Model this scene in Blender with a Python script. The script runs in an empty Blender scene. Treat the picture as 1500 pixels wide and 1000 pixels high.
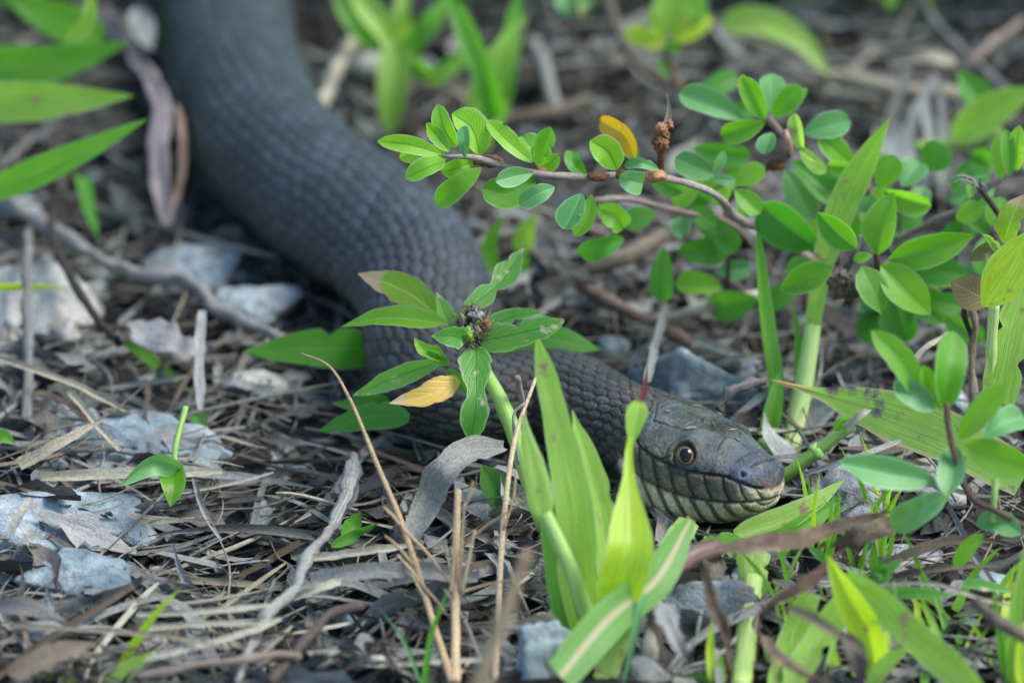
import bpy, math, random
import numpy as np
from mathutils import Vector, Matrix

U = 0.01                      # everything below is written in centimetres
random.seed(7); RNG = np.random.default_rng(7)
scene = bpy.context.scene
col = scene.collection

# ------------------------------------------------------------------ camera, sky, sun, exposure
PITCH = math.radians(27.0); DIST = 120.0; FRAME_W = 20.0
fwd = np.array([0, math.cos(PITCH), -math.sin(PITCH)])
upv = np.array([0, math.sin(PITCH), math.cos(PITCH)])
rgt = np.array([1.0, 0, 0])
CAM = -fwd * DIST
FOCUS = DIST - 5.6
cd = bpy.data.cameras.new('camera'); cam = bpy.data.objects.new('camera', cd); col.objects.link(cam)
cam.location = Vector(CAM * U)
cam.rotation_euler = (math.pi / 2 - PITCH, 0, 0)
cd.sensor_width = 36; cd.lens = 36 * DIST / FRAME_W
cd.clip_start = 0.05; cd.clip_end = 50
cd.dof.use_dof = True; cd.dof.focus_distance = (FOCUS - 2.2) * U; cd.dof.aperture_fstop = 10.0
cd.dof.aperture_blades = 9
scene.camera = cam

SUN_EL, SUN_AZ = math.radians(55), math.radians(85)      # azimuth clockwise from +Y (from the right)
world = bpy.data.worlds.new('World'); scene.world = world; world.use_nodes = True
wn = world.node_tree; bg = wn.nodes['Background']
sky = wn.nodes.new('ShaderNodeTexSky'); sky.sky_type = 'NISHITA'; sky.sun_disc = False
sky.sun_elevation = SUN_EL; sky.sun_rotation = SUN_AZ
wn.links.new(sky.outputs[0], bg.inputs[0]); bg.inputs[1].default_value = 0.142
sl = bpy.data.lights.new('sun', 'SUN'); sl.energy = 2.1; sl.angle = math.radians(26); sl.color = (1, 0.99, 0.95)
so = bpy.data.objects.new('sun', sl); col.objects.link(so)
sd = Vector((math.sin(SUN_AZ) * math.cos(SUN_EL), math.cos(SUN_AZ) * math.cos(SUN_EL), math.sin(SUN_EL)))
so.rotation_euler = sd.to_track_quat('Z', 'Y').to_euler(); so.location = sd * 2
vs = scene.view_settings
vs.view_transform = 'Standard'; vs.look = 'None'; vs.exposure = 1.44; vs.gamma = 1; vs.use_curve_mapping = False
scene.cycles.max_bounces = 8; scene.cycles.transparent_max_bounces = 8

# ------------------------------------------------------------------ placing: a photo point to a point of the place
SC = FRAME_W / 1500
def ray(px, py): return fwd * DIST + rgt * (px - 750) * SC + upv * (500 - py) * SC
def F(px, py, d=0.0):                     # on the ray, d cm behind the focal plane
    return CAM + ray(px, py) * ((FOCUS + d) / DIST)
def G(px, py, h=0.0):                     # on the ray, h cm above the ground
    r = ray(px, py); return CAM + r * ((h - CAM[2]) / r[2])
def gd(px, py, h=0.0):                    # its depth behind the focal plane
    return float(np.dot(G(px, py, h) - CAM, fwd)) - FOCUS
def pix(P):
    q = np.asarray(P) - CAM; z = q @ fwd
    return 750 + (q @ rgt) / z * DIST / SC, 500 - (q @ upv) / z * DIST / SC

# ------------------------------------------------------------------ maths helpers
def hash3(ix, iy, iz, seed=0):
    h = (ix.astype(np.int64) * 374761393 + iy.astype(np.int64) * 668265263 + iz.astype(np.int64) * 2147483647 + seed * 974711) & 0xffffffff
    h = ((h ^ (h >> 13)) * 1274126177) & 0xffffffff
    h = (h ^ (h >> 16)) & 0xffffffff
    return h / 4294967295.0
def vnoise(P, scale=1.0, seed=0):
    P = np.asarray(P, float) * scale; i = np.floor(P).astype(np.int64); f = P - i; f = f * f * (3 - 2 * f); out = 0
    for dx in (0, 1):
        for dy in (0, 1):
            for dz in (0, 1):
                w = (f[..., 0] if dx else 1 - f[..., 0]) * (f[..., 1] if dy else 1 - f[..., 1]) * (f[..., 2] if dz else 1 - f[..., 2])
                out = out + w * hash3(i[..., 0] + dx, i[..., 1] + dy, i[..., 2] + dz, seed)
    return out * 2 - 1
def fbm(P, scale=1.0, seed=0, o=3):
    return sum(vnoise(P, scale * 2 ** k, seed + k) * 0.5 ** k for k in range(o))
def spline(pts, n):                       # Catmull-Rom, resampled evenly
    p = np.asarray(pts, float)
    if len(p) == 2: return p[0] + (p[1] - p[0]) * np.linspace(0, 1, n)[:, None]
    q = np.vstack([2 * p[0] - p[1], p, 2 * p[-1] - p[-2]]); out = []
    for i in range(1, len(q) - 2):
        t = np.linspace(0, 1, 24, endpoint=False)[:, None]
        a, b, c, d = q[i - 1], q[i], q[i + 1], q[i + 2]
        out.append(0.5 * (2 * b + (c - a) * t + (2 * a - 5 * b + 4 * c - d) * t ** 2 + (3 * b - a - 3 * c + d) * t ** 3))
    out = np.vstack(out + [p[-1:]])
    s = np.r_[0, np.cumsum(np.linalg.norm(np.diff(out[:, :3], axis=0), axis=1))]
    u = np.linspace(0, s[-1], n)
    return np.stack([np.interp(u, s, out[:, k]) for k in range(out.shape[1])], 1)
def hermite(x, xs, ys):
    xs = np.asarray(xs, float); ys = np.asarray(ys, float); m = np.gradient(ys, xs)
    x = np.clip(x, xs[0], xs[-1]); i = np.clip(np.searchsorted(xs, x) - 1, 0, len(xs) - 2)
    h = xs[i + 1] - xs[i]; t = (x - xs[i]) / h
    return (2*t**3-3*t**2+1)*ys[i] + (t**3-2*t**2+t)*h*m[i] + (-2*t**3+3*t**2)*ys[i+1] + (t**3-t**2)*h*m[i+1]
def unit(v):
    v = np.asarray(v, float); return v / (np.linalg.norm(v, axis=-1, keepdims=True) + 1e-12)
def rot(v, axis, a):
    return v * np.cos(a) + np.cross(axis, v) * np.sin(a) + axis * np.sum(axis * v, -1, keepdims=True) * (1 - np.cos(a))
def sstep(a, b, x):
    t = np.clip((x - a) / (b - a), 0, 1); return t * t * (3 - 2 * t)

# ------------------------------------------------------------------ mesh helpers
def gridfaces(n, m, wrap=False):
    i, j = np.meshgrid(np.arange(n - 1), np.arange(m if wrap else m - 1), indexing='ij')
    a = i * m + j; b = i * m + (j + 1) % m
    return np.stack([a, b, b + m, a + m], -1).reshape(-1, 4)
def mkmesh(name, V, Fc, mat, uv=None, colr=None, rnd=None, smooth=True):
    me = bpy.data.meshes.new(name)
    V = np.asarray(V, np.float32) * U
    if isinstance(Fc, np.ndarray):
        k = Fc.shape[1]; me.vertices.add(len(V)); me.vertices.foreach_set('co', V.ravel())
        me.loops.add(Fc.size); me.loops.foreach_set('vertex_index', Fc.ravel().astype(np.int32))
        me.polygons.add(len(Fc)); me.polygons.foreach_set('loop_start', np.arange(0, Fc.size, k, dtype=np.int32))
        me.polygons.foreach_set('loop_total', np.full(len(Fc), k, np.int32))
    else:
        me.from_pydata(V.tolist(), [], [list(map(int, f)) for f in Fc])
    me.update(calc_edges=True)
    if uv is not None:
        li = np.zeros(len(me.loops), np.int32); me.loops.foreach_get('vertex_index', li)
        l = me.uv_layers.new(name='UVMap'); l.data.foreach_set('uv', np.asarray(uv, np.float32)[li].ravel())
    if colr is not None:
        a = me.color_attributes.new('col', 'FLOAT_COLOR', 'POINT')
        c = np.ones((len(V), 4), np.float32); c[:, :np.shape(colr)[1]] = colr; a.data.foreach_set('color', c.ravel())
    if rnd is not None:
        a = me.attributes.new('rnd', 'FLOAT', 'POINT'); a.data.foreach_set('value', np.asarray(rnd, np.float32))
    if smooth: me.polygons.foreach_set('use_smooth', np.ones(len(me.polygons), bool))
    for m in (mat if isinstance(mat, (list, tuple)) else [mat]): me.materials.append(m)
    me.validate(); me.update()
    return me
def link(name, me, parent=None, loc=None, label=None, cat=None, group=None, kind=None):
    o = bpy.data.objects.new(name, me); col.objects.link(o)
    if parent is not None: o.parent = parent
    if loc is not None: o.location = Vector(np.asarray(loc, float) * U)
    if label: o['label'] = label
    if cat: o['category'] = cat
    if group: o['group'] = group
    if kind: o['kind'] = kind
    return o
def thing(name, label, cat, at, group=None):
    o = link(name, None, None, at, label, cat, group); o.empty_display_size = 0.01
    o['_o'] = [float(x) for x in at]
    return o
def org(o): return np.array(o['_o'])

def ribbon(P, W, N, m=6, fold=0.0, curl=0.0, wav=0.0, seed=0, ragged=0.0, bite=None):
    """sheet along P (n,3), half-width W (n), facing N (n,3); fold lifts both halves, curl bends the edges, wav ripples them"""
    n = len(P); T = unit(np.gradient(P, axis=0)); S = unit(np.cross(T, N)); Nn = unit(np.cross(S, T))
    j = np.linspace(-1, 1, m + 1)
    x = W[:, None] * j[None, :] * math.cos(fold); z = W[:, None] * (np.abs(j)[None, :] * math.sin(fold) + curl * (j ** 2)[None, :])
    if ragged or bite:
        t_ = np.linspace(0, 1, n); k = np.ones((n, m + 1))
        for sd_ in (-1, 1):
            e_ = 1 + ragged * (vnoise(np.stack([t_ * 9, 0 * t_ + sd_ * 7, 0 * t_ + seed], 1)) + .6 * vnoise(np.stack([t_ * 23, 0 * t_ + sd_ * 3, 0 * t_ + seed], 1)))
            for bt in (bite or []):
                if bt[0] == sd_: e_ = e_ - bt[2] * np.exp(-((t_ - bt[1]) / bt[3]) ** 2)
            k = np.where((j * sd_ > 0)[None, :], 1 + (np.clip(e_, .15, 2)[:, None] - 1) * np.abs(j)[None, :], k)
        x = x * k
    V = P[:, None, :] + S[:, None, :] * x[..., None] + Nn[:, None, :] * z[..., None]
    if wav:
        V = V + Nn[:, None, :] * (wav * W.max() * np.abs(j)[None, :] ** 1.5 * vnoise(V, 1.6, seed))[..., None]
        V = V + S[:, None, :] * (0.25 * wav * W.max() * np.abs(j)[None, :] * vnoise(V, 3.1, seed + 5))[..., None]
    t = np.linspace(0, 1, n)
    uv = np.stack(np.broadcast_arrays(t[:, None], (j[None, :] + 1) / 2), -1).reshape(-1, 2)
    return V.reshape(-1, 3), gridfaces(n, m + 1), uv
def tubemesh(P, R, k=8, rough=0.0, seed=0):
    n = len(P); T = unit(np.gradient(P, axis=0)); h = np.array([0.3, 0.2, 0.93])
    A = unit(np.cross(T, h)); B = np.cross(T, A); th = np.linspace(0, 2 * np.pi, k, endpoint=False)
    D = A[:, None, :] * np.cos(th)[None, :, None] + B[:, None, :] * np.sin(th)[None, :, None]
    r = np.broadcast_to(np.asarray(R, float).reshape(-1, 1), (n, k))
    if rough: r = r * (1 + rough * fbm(P[:, None, :] + D * 0.3, 3.0, seed))
    V = P[:, None, :] + D * r[..., None]
    V = np.vstack([V.reshape(-1, 3), P[:1], P[-1:]]); fc = gridfaces(n, k, True).tolist()
    for i in range(k):
        fc.append([n * k, (i + 1) % k, i]); fc.append([n * k + 1, (n - 1) * k + i, (n - 1) * k + (i + 1) % k])
    t = np.repeat(np.linspace(0, 1, n), k); uv = np.stack([t, np.tile(np.linspace(0, 1, k), n)], 1)
    uv = np.vstack([uv, [[0, .5], [1, .5]]])
    return V, fc, uv
# ------------------------------------------------------------------ materials
class NT:
    def __init__(s, name):
        s.m = bpy.data.materials.new(name); s.m.use_nodes = True; s.t = s.m.node_tree; s.t.nodes.clear()
        s.out = s.t.nodes.new('ShaderNodeOutputMaterial')
    def n(s, typ, ins=None, **kw):
        nd = s.t.nodes.new('ShaderNode' + typ)
        for k, v in kw.items(): setattr(nd, k, v)
        for k, v in (ins or {}).items():
            sk = nd.inputs[k]
            if isinstance(v, bpy.types.NodeSocket): s.t.links.new(v, sk)
            elif isinstance(v, bpy.types.Node): s.t.links.new(v.outputs[0], sk)
            else: sk.default_value = v if not (isinstance(v, tuple) and len(v) == 3 and sk.type == 'RGBA') else (*v, 1)
        return nd
    def math(s, op, a, b=0.0, c=0.0, clamp=False): return s.n('Math', {0: a, 1: b, 2: c}, operation=op, use_clamp=clamp)
    def mix(s, f, a, b, bt='MIX'):
        nd = s.t.nodes.new('ShaderNodeMixRGB'); nd.blend_type = bt
        for k, v in ((0, f), (1, a), (2, b)):
            if isinstance(v, bpy.types.Node): s.t.links.new(v.outputs[0], nd.inputs[k])
            elif isinstance(v, bpy.types.NodeSocket): s.t.links.new(v, nd.inputs[k])
            else: nd.inputs[k].default_value = (*v, 1) if isinstance(v, tuple) else v
        return nd
    def ramp(s, f, stops, interp='LINEAR'):
        nd = s.n('ValToRGB', {0: f}); cr = nd.color_ramp; cr.interpolation = interp
        while len(cr.elements) < len(stops): cr.elements.new(0.5)
        for e, (p, c) in zip(cr.elements, stops): e.position = p; e.color = (*c, 1) if isinstance(c, tuple) else (c, c, c, 1)
        return nd
    def noise(s, vec, scale, detail=3, rough=.55): return s.n('TexNoise', {'Vector': vec, 'Scale': scale, 'Detail': detail, 'Roughness': rough})
    def surf(s, sh): s.t.links.new(sh.outputs[0], s.out.inputs[0]); return s.m
    def vec(s, k=100.0):               # object coordinates in cm, shifted per object and per piece
        tc = s.n('TexCoord'); oi = s.n('ObjectInfo'); at = s.n('Attribute', attribute_name='rnd')
        s.rand = s.math('FRACT', s.math('ADD', oi.outputs['Random'], at.outputs['Fac']))
        sc = s.n('VectorMath', {0: tc.outputs['Object'], 3: k}, operation='SCALE')
        off = s.n('CombineXYZ', {0: s.math('MULTIPLY', s.rand, 91.0), 1: s.math('MULTIPLY', s.rand, 37.0), 2: 0.0})
        s.v = s.n('VectorMath', {0: sc.outputs[0], 1: off}, operation='ADD'); return s.v

def leafmat(name, c1, c2, vein=(.16, .30, .07), spot=(.35, .26, .14), spots=.70, tip=None, tipat=.8, edge=None,
            lat=14.0, latamt=.35, trans=.50, rough=.42, midw=.06, spotscale=2.2, stripe=None, bluish=.0, par=0.0):
    s = NT(name); v = s.vec(); uvn = s.n('UVMap'); sep = s.n('SeparateXYZ', {0: uvn.outputs[0]}); t, w = sep.outputs[0], sep.outputs[1]
    aw = s.math('ABSOLUTE', s.math('SUBTRACT', w, .5))                    # 0 at the rib, .5 at the edge
    big = s.noise(v, .9, 3); c = s.mix(s.ramp(s.math('ADD', s.math('MULTIPLY', big, .8), s.math('MULTIPLY', s.rand, .60)), [(.32, 0.0), (.98, 1.0)]), c1, c2)
    fine = s.noise(v, 9.0, 4, .7); c = s.mix(.25, c, s.mix(fine, (.25, .25, .25), (1.0, 1.0, 1.0)), 'MULTIPLY'); c = s.mix(.5, c, s.mix(1.0, c, (1.25, 1.25, 1.25), 'MULTIPLY'))
    # side veins, oblique
    ph = s.math('SUBTRACT', s.math('MULTIPLY', t, lat), s.math('MULTIPLY', aw, lat * .8))
    wv = s.math('ABSOLUTE', s.math('SINE', s.math('MULTIPLY', ph, 3.1416)))
    vl = s.ramp(wv, [(.0, 1.0), (.42, .0)]); c = s.mix(s.math('MULTIPLY', vl, latamt), c, vein)
    rib = s.ramp(aw, [(0, 1.0), (midw, 0.0)]); c = s.mix(s.math('MULTIPLY', rib, .75), c, vein)
    if par:
        lsn = s.noise(s.n('VectorMath', {0: s.n('Mapping', {'Vector': uvn.outputs[0], 'Scale': (3.0, 26.0, 1.0)}), 1: s.n('CombineXYZ', {0: s.math('MULTIPLY', s.rand, 31.0), 1: s.math('MULTIPLY', s.rand, 77.0), 2: 0.0})}, operation='ADD'), 1.0, 4, .7)
        c = s.mix(.8, c, s.ramp(lsn, [(.30, .55), (.5, 1.0), (.7, 1.30)]), 'MULTIPLY')
        pv = s.math('ABSOLUTE', s.math('SINE', s.math('MULTIPLY', w, 62.0))); c = s.mix(par, c, s.mix(1.0, c, s.ramp(pv, [(.1, .70), (.5, 1.15)]), 'MULTIPLY')); vl = s.ramp(pv, [(.0, 1.0), (.5, .0)])
    if stripe: c = s.mix(s.ramp(aw, [(.0, 1.0), (.07, 1.0), (.11, 0.0)]), c, stripe)
    if edge: c = s.mix(s.ramp(s.math('ADD', aw, s.math('MULTIPLY', s.math('SUBTRACT', fine, .5), .10)), [(.40, 0.0), (.49, 1.0)]), c, edge)  # leaf margin's own tone; pale ones also have a lit rim painted in
    sp = s.noise(v, spotscale, 4, .62); c = s.mix(s.ramp(sp, [(spots - .01, 0.0), (spots + .07, 1.0)]), c, spot)
    if tip:
        tt = s.math('ADD', t, s.math('MULTIPLY', s.math('SUBTRACT', s.noise(v, 3.0, 3), .5), .22))
        c = s.mix(s.ramp(tt, [(tipat - .03, 0.0), (tipat + .05, 1.0)]), c, tip)
    hgt = s.math('ADD', s.math('MULTIPLY', s.math('ADD', vl, rib), -.6), s.math('MULTIPLY', fine, .7))
    bmp = s.n('Bump', {'Height': hgt, 'Strength': .35, 'Distance': .0004})
    p = s.n('BsdfPrincipled', {'Base Color': c, 'Roughness': rough, 'Normal': bmp, 'Specular IOR Level': .42})
    tr = s.n('BsdfTranslucent', {'Color': s.mix(1.0, c, (1.65, 1.75, .75), 'MULTIPLY'), 'Normal': bmp})
    return s.surf(s.n('MixShader', {0: trans, 1: p, 2: tr}))

def deadmat(name, stops, streak=1.0, rough=.75, trans=.0, blot=.5):
    s = NT(name); v = s.vec(); uvn = s.n('UVMap')
    mp = s.n('Mapping', {'Vector': uvn.outputs[0], 'Scale': (2.0, 16.0, 1.0)})
    off = s.n('VectorMath', {0: mp.outputs[0], 1: s.n('CombineXYZ', {0: s.math('MULTIPLY', s.rand, 57.0), 1: s.math('MULTIPLY', s.rand, 23.0), 2: 0.0})}, operation='ADD')
    st = s.noise(off, 1.6, 4, .65); bl = s.noise(v, 1.7, 4, .6); fine = s.noise(v, 16, 3)
    f = s.math('ADD', s.math('MULTIPLY', s.rand, .75), s.math('MULTIPLY', s.math('SUBTRACT', bl, .5), blot), clamp=True)
    f = s.math('ADD', f, .12)
    c = s.ramp(f, stops)
    c = s.mix(.75 * streak, c, s.ramp(st, [(.30, .35), (.48, 1.0), (.75, 1.35)]), 'MULTIPLY')
    c = s.mix(.5, c, s.ramp(fine, [(.30, .35), (.6, 1.1)]), 'MULTIPLY')
    if name != 'tan_stalk': c = s.mix(1.0, c, (.74, .77, .79), 'MULTIPLY')
    bmp = s.n('Bump', {'Height': s.math('ADD', st, s.math('MULTIPLY', fine, .5)), 'Strength': .7, 'Distance': .0006})
    p = s.n('BsdfPrincipled', {'Base Color': c, 'Roughness': rough, 'Normal': bmp, 'Specular IOR Level': .3})
    if trans:
        tr = s.n('BsdfTranslucent', {'Color': c, 'Normal': bmp}); p = s.n('MixShader', {0: trans, 1: p, 2: tr})
    return s.surf(p)

def stonemat(name, c1, c2, c3):
    s = NT(name); v = s.vec(); a = s.noise(v, .8, 5, .65); b = s.noise(v, 4.0, 5, .7); f = s.noise(v, 22, 2)
    c = s.ramp(a, [(.30, c1), (.5, c2), (.68, c3)]); c = s.mix(.55, c, s.ramp(b, [(.36, .35), (.52, 1.0), (.68, 1.25)]), 'MULTIPLY')
    c = s.mix(s.ramp(s.noise(v, 1.3, 3), [(.58, 0.0), (.68, .5)]), c, (.16, .11, .075))
    bmp = s.n('Bump', {'Height': s.math('ADD', b, s.math('MULTIPLY', f, .4)), 'Strength': .8, 'Distance': .0010})
    return s.surf(s.n('BsdfPrincipled', {'Base Color': c, 'Roughness': .7, 'Normal': bmp, 'Specular IOR Level': .35}))

def soilmat():
    s = NT('soil'); v = s.vec(); a = s.noise(v, 1.2, 5, .7); b = s.noise(v, 9, 4, .7)
    c = s.ramp(a, [(.3, (.012, .010, .008)), (.55, (.030, .024, .019)), (.75, (.060, .048, .038))])
    bmp = s.n('Bump', {'Height': s.math('ADD', a, s.math('MULTIPLY', b, .6)), 'Strength': 1.0, 'Distance': .003})
    return s.surf(s.n('BsdfPrincipled', {'Base Color': c, 'Roughness': .9, 'Normal': bmp}))

def skinmat():
    s = NT('snake_skin'); v = s.vec(); at = s.n('Attribute', attribute_name='col')
    a = s.noise(v, 14, 4, .65); b = s.noise(v, 2.2, 4, .6)
    c = s.mix(.55, at.outputs['Color'], s.ramp(a, [(.3, .30), (.52, 1.0), (.72, 1.75)]), 'MULTIPLY')
    c = s.mix(.5, c, s.ramp(b, [(.3, .6), (.6, 1.15)]), 'MULTIPLY')
    dust = s.math('ADD', s.noise(v, 34, 2), s.math('MULTIPLY', s.math('SUBTRACT', s.noise(v, 1.6, 3), .5), .22)); c = s.mix(s.ramp(dust, [(.655, 0.0), (.72, .6)]), c, (.24, .23, .20))
    bmp = s.n('Bump', {'Height': s.math('ADD', a, s.math('MULTIPLY', s.noise(v, 45, 3, .6), .6)), 'Strength': .75, 'Distance': .0004})
    fn = s.noise(v, 45, 3, .6); r = s.math('SUBTRACT', s.ramp(s.math('ADD', s.math('MULTIPLY', b, .5), s.math('MULTIPLY', a, .5)), [(.35, .40), (.65, .62)]), s.math('MULTIPLY', at.outputs['Alpha'], .20))
    return s.surf(s.n('BsdfPrincipled', {'Base Color': c, 'Roughness': r, 'Normal': bmp, 'Specular IOR Level': .42}))
def plain(name, c, rough=.4, spec=.5, coat=0.0, attr=False):
    s = NT(name); src = s.n('Attribute', attribute_name='col').outputs['Color'] if attr else None
    v = s.vec(); nz = s.noise(v, 18, 3)
    base = s.mix(.3, src if attr else c, s.ramp(nz, [(.3, .6), (.7, 1.2)]), 'MULTIPLY')
    return s.surf(s.n('BsdfPrincipled', {'Base Color': base, 'Roughness': rough, 'Specular IOR Level': spec, 'Coat Weight': coat, 'Coat Roughness': .03}))

M = {}
M['soil'] = soilmat(); M['skin'] = skinmat()
M['eye'] = plain('eye_iris', (0, 0, 0), .10, .5, 0.0, True); M['pupil'] = plain('eye_pupil', (.004, .004, .005), .06, .30, 0.0)
# green
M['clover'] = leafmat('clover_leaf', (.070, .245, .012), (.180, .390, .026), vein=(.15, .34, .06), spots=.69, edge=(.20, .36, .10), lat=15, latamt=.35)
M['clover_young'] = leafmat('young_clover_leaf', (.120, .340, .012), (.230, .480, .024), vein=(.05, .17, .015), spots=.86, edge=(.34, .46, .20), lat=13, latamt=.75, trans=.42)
M['clover_dark'] = leafmat('shaded_clover_leaf', (.038, .190, .016), (.085, .270, .026), vein=(.10, .25, .06), spots=.80, edge=(.10, .24, .07), lat=14, latamt=.25)  # darker copy of the clover green, with the shade put into its colour
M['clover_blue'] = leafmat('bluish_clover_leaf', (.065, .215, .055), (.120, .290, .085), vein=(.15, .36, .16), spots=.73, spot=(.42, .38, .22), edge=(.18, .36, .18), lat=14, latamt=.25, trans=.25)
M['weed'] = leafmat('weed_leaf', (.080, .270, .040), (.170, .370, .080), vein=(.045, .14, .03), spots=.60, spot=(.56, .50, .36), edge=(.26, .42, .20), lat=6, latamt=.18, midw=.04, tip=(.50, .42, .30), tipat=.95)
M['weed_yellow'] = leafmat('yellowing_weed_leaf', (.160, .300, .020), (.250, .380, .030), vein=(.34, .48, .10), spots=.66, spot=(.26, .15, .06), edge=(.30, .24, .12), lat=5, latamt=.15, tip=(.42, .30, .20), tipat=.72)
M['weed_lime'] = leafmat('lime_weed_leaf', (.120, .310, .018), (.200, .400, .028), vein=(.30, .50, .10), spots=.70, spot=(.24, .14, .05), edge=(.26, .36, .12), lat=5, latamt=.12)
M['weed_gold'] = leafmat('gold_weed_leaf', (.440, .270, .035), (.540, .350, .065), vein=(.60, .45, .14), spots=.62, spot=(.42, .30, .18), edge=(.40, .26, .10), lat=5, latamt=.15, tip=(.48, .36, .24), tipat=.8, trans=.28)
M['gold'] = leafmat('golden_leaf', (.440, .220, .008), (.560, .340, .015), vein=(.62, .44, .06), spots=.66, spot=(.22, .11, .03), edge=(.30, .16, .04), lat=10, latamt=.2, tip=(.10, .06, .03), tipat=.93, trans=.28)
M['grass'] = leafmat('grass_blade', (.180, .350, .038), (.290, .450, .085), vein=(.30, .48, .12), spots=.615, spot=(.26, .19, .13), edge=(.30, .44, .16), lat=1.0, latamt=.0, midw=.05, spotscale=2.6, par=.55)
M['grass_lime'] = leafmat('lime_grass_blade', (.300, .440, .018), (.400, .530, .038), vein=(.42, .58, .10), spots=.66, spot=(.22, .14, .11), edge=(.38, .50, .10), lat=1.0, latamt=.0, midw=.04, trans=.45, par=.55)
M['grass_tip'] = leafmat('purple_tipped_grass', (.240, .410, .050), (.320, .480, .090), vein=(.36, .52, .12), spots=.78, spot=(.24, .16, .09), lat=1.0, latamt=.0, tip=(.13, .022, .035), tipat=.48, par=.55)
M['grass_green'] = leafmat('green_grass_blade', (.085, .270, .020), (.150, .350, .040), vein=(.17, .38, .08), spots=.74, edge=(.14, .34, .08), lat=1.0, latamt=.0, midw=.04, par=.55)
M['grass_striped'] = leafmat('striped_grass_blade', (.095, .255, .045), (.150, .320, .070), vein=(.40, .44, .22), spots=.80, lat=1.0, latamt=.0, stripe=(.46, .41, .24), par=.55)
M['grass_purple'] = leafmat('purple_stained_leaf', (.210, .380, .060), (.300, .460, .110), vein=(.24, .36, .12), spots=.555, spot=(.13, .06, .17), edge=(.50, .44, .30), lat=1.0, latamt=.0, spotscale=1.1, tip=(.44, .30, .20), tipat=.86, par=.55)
M['stem_green'] = leafmat('green_stem', (.190, .340, .060), (.290, .420, .120), vein=(.30, .50, .14), spots=.78, spot=(.22, .14, .07), lat=1, latamt=0, trans=.15, par=.55)
M['stem_pale'] = leafmat('pale_stem', (.330, .470, .110), (.420, .540, .190), vein=(.38, .50, .18), spots=.80, spot=(.22, .18, .08), lat=1, latamt=0, trans=.15, par=.55)
M['stem_purple'] = leafmat('purple_stem', (.055, .022, .026), (.120, .065, .055), vein=(.34, .20, .16), spots=.68, spot=(.26, .18, .10), lat=1, latamt=0, trans=.05)
M['red_leaf'] = leafmat('red_green_leaf', (.130, .020, .035), (.120, .170, .050), vein=(.22, .18, .08), spots=.72, lat=8, latamt=.2, trans=.2)
M['brown_green'] = leafmat('browning_leaf', (.150, .080, .040), (.130, .150, .040), vein=(.22, .16, .08), spots=.66, spot=(.20, .05, .03), lat=8, latamt=.2, trans=.2)
# dead
M['twig_red'] = deadmat('reddish_twig', [(.0, (.10, .052, .034)), (.5, (.21, .125, .080)), (1., (.36, .28, .22))])
M['twig'] = deadmat('grey_twig', [(.0, (.085, .075, .063)), (.5, (.18, .165, .145)), (1., (.33, .315, .285))])
M['twig_dark'] = deadmat('dark_twig', [(.0, (.035, .025, .020)), (.5, (.075, .055, .042)), (1., (.15, .115, .09))])
M['straw_pale'] = deadmat('pale_straw', [(.0, (.36, .30, .20)), (.5, (.54, .47, .33)), (1., (.68, .63, .49))], trans=.12)
M['straw_grey'] = deadmat('grey_straw', [(.0, (.18, .168, .14)), (.5, (.33, .315, .27)), (1., (.52, .50, .43))], trans=.08)
M['straw_brown'] = deadmat('brown_straw', [(.0, (.065, .046, .030)), (.5, (.16, .120, .082)), (1., (.31, .245, .17))], trans=.08)
M['dead_grey'] = deadmat('grey_dead_leaf', [(.0, (.16, .153, .135)), (.5, (.31, .302, .272)), (1., (.50, .488, .44))], trans=.08, blot=.9)
M['dead_brown'] = deadmat('brown_dead_leaf', [(.0, (.045, .035, .027)), (.5, (.12, .096, .076)), (1., (.25, .208, .165))], trans=.08, blot=.9)
M['dead_pink'] = deadmat('pinkish_dead_leaf', [(.0, (.20, .175, .15)), (.5, (.32, .29, .26)), (1., (.45, .42, .385))], trans=.08, blot=.6)
M['dead_dark'] = deadmat('dark_dead_leaf', [(.0, (.022, .016, .014)), (.5, (.055, .040, .034)), (1., (.11, .085, .07))], blot=.9)
M['litter'] = deadmat('litter_mix', [(.0, (.022, .020, .016)), (.25, (.085, .081, .068)), (.5, (.19, .188, .165)), (.75, (.33, .328, .292)), (1., (.52, .49, .37))], blot=.7)
M['bud'] = deadmat('brown_bud', [(.0, (.09, .035, .018)), (.5, (.24, .10, .035)), (1., (.40, .22, .10))], blot=.8)
M['dead_mauve'] = deadmat('mauve_dead_leaf', [(.0, (.11, .075, .068)), (.5, (.21, .16, .15)), (1., (.34, .285, .265))], blot=.9, trans=.08)
M['stalk'] = deadmat('tan_stalk', [(.0, (.46, .32, .17)), (.5, (.60, .44, .26)), (1., (.70, .56, .37))], trans=.15, streak=.6, blot=.4)
M['litter_pale'] = deadmat('pale_litter', [(.0, (.10, .075, .055)), (.4, (.28, .22, .16)), (1., (.58, .48, .34))], blot=.5)
M['stone_blue'] = stonemat('blue_grey_stone', (.065, .10, .112), (.18, .228, .238), (.36, .40, .395))
M['stone_pale'] = stonemat('pale_stone', (.18, .185, .165), (.30, .295, .26), (.42, .415, .37))
M['stone_dark'] = stonemat('dark_blue_stone', (.05, .065, .075), (.105, .135, .15), (.22, .255, .26))
M['bark'] = deadmat('withered_brown', [(.0, (.045, .026, .017)), (.4, (.12, .070, .042)), (.7, (.24, .16, .10)), (1., (.44, .33, .19))], blot=1.6, trans=.08)
M['twig_pale'] = deadmat('pale_pinkish_twig', [(.0, (.15, .085, .060)), (.5, (.29, .20, .16)), (1., (.46, .38, .33))], blot=1.0)
M['stone_grey'] = stonemat('grey_stone', (.14, .15, .155), (.26, .275, .285), (.42, .43, .43))
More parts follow.
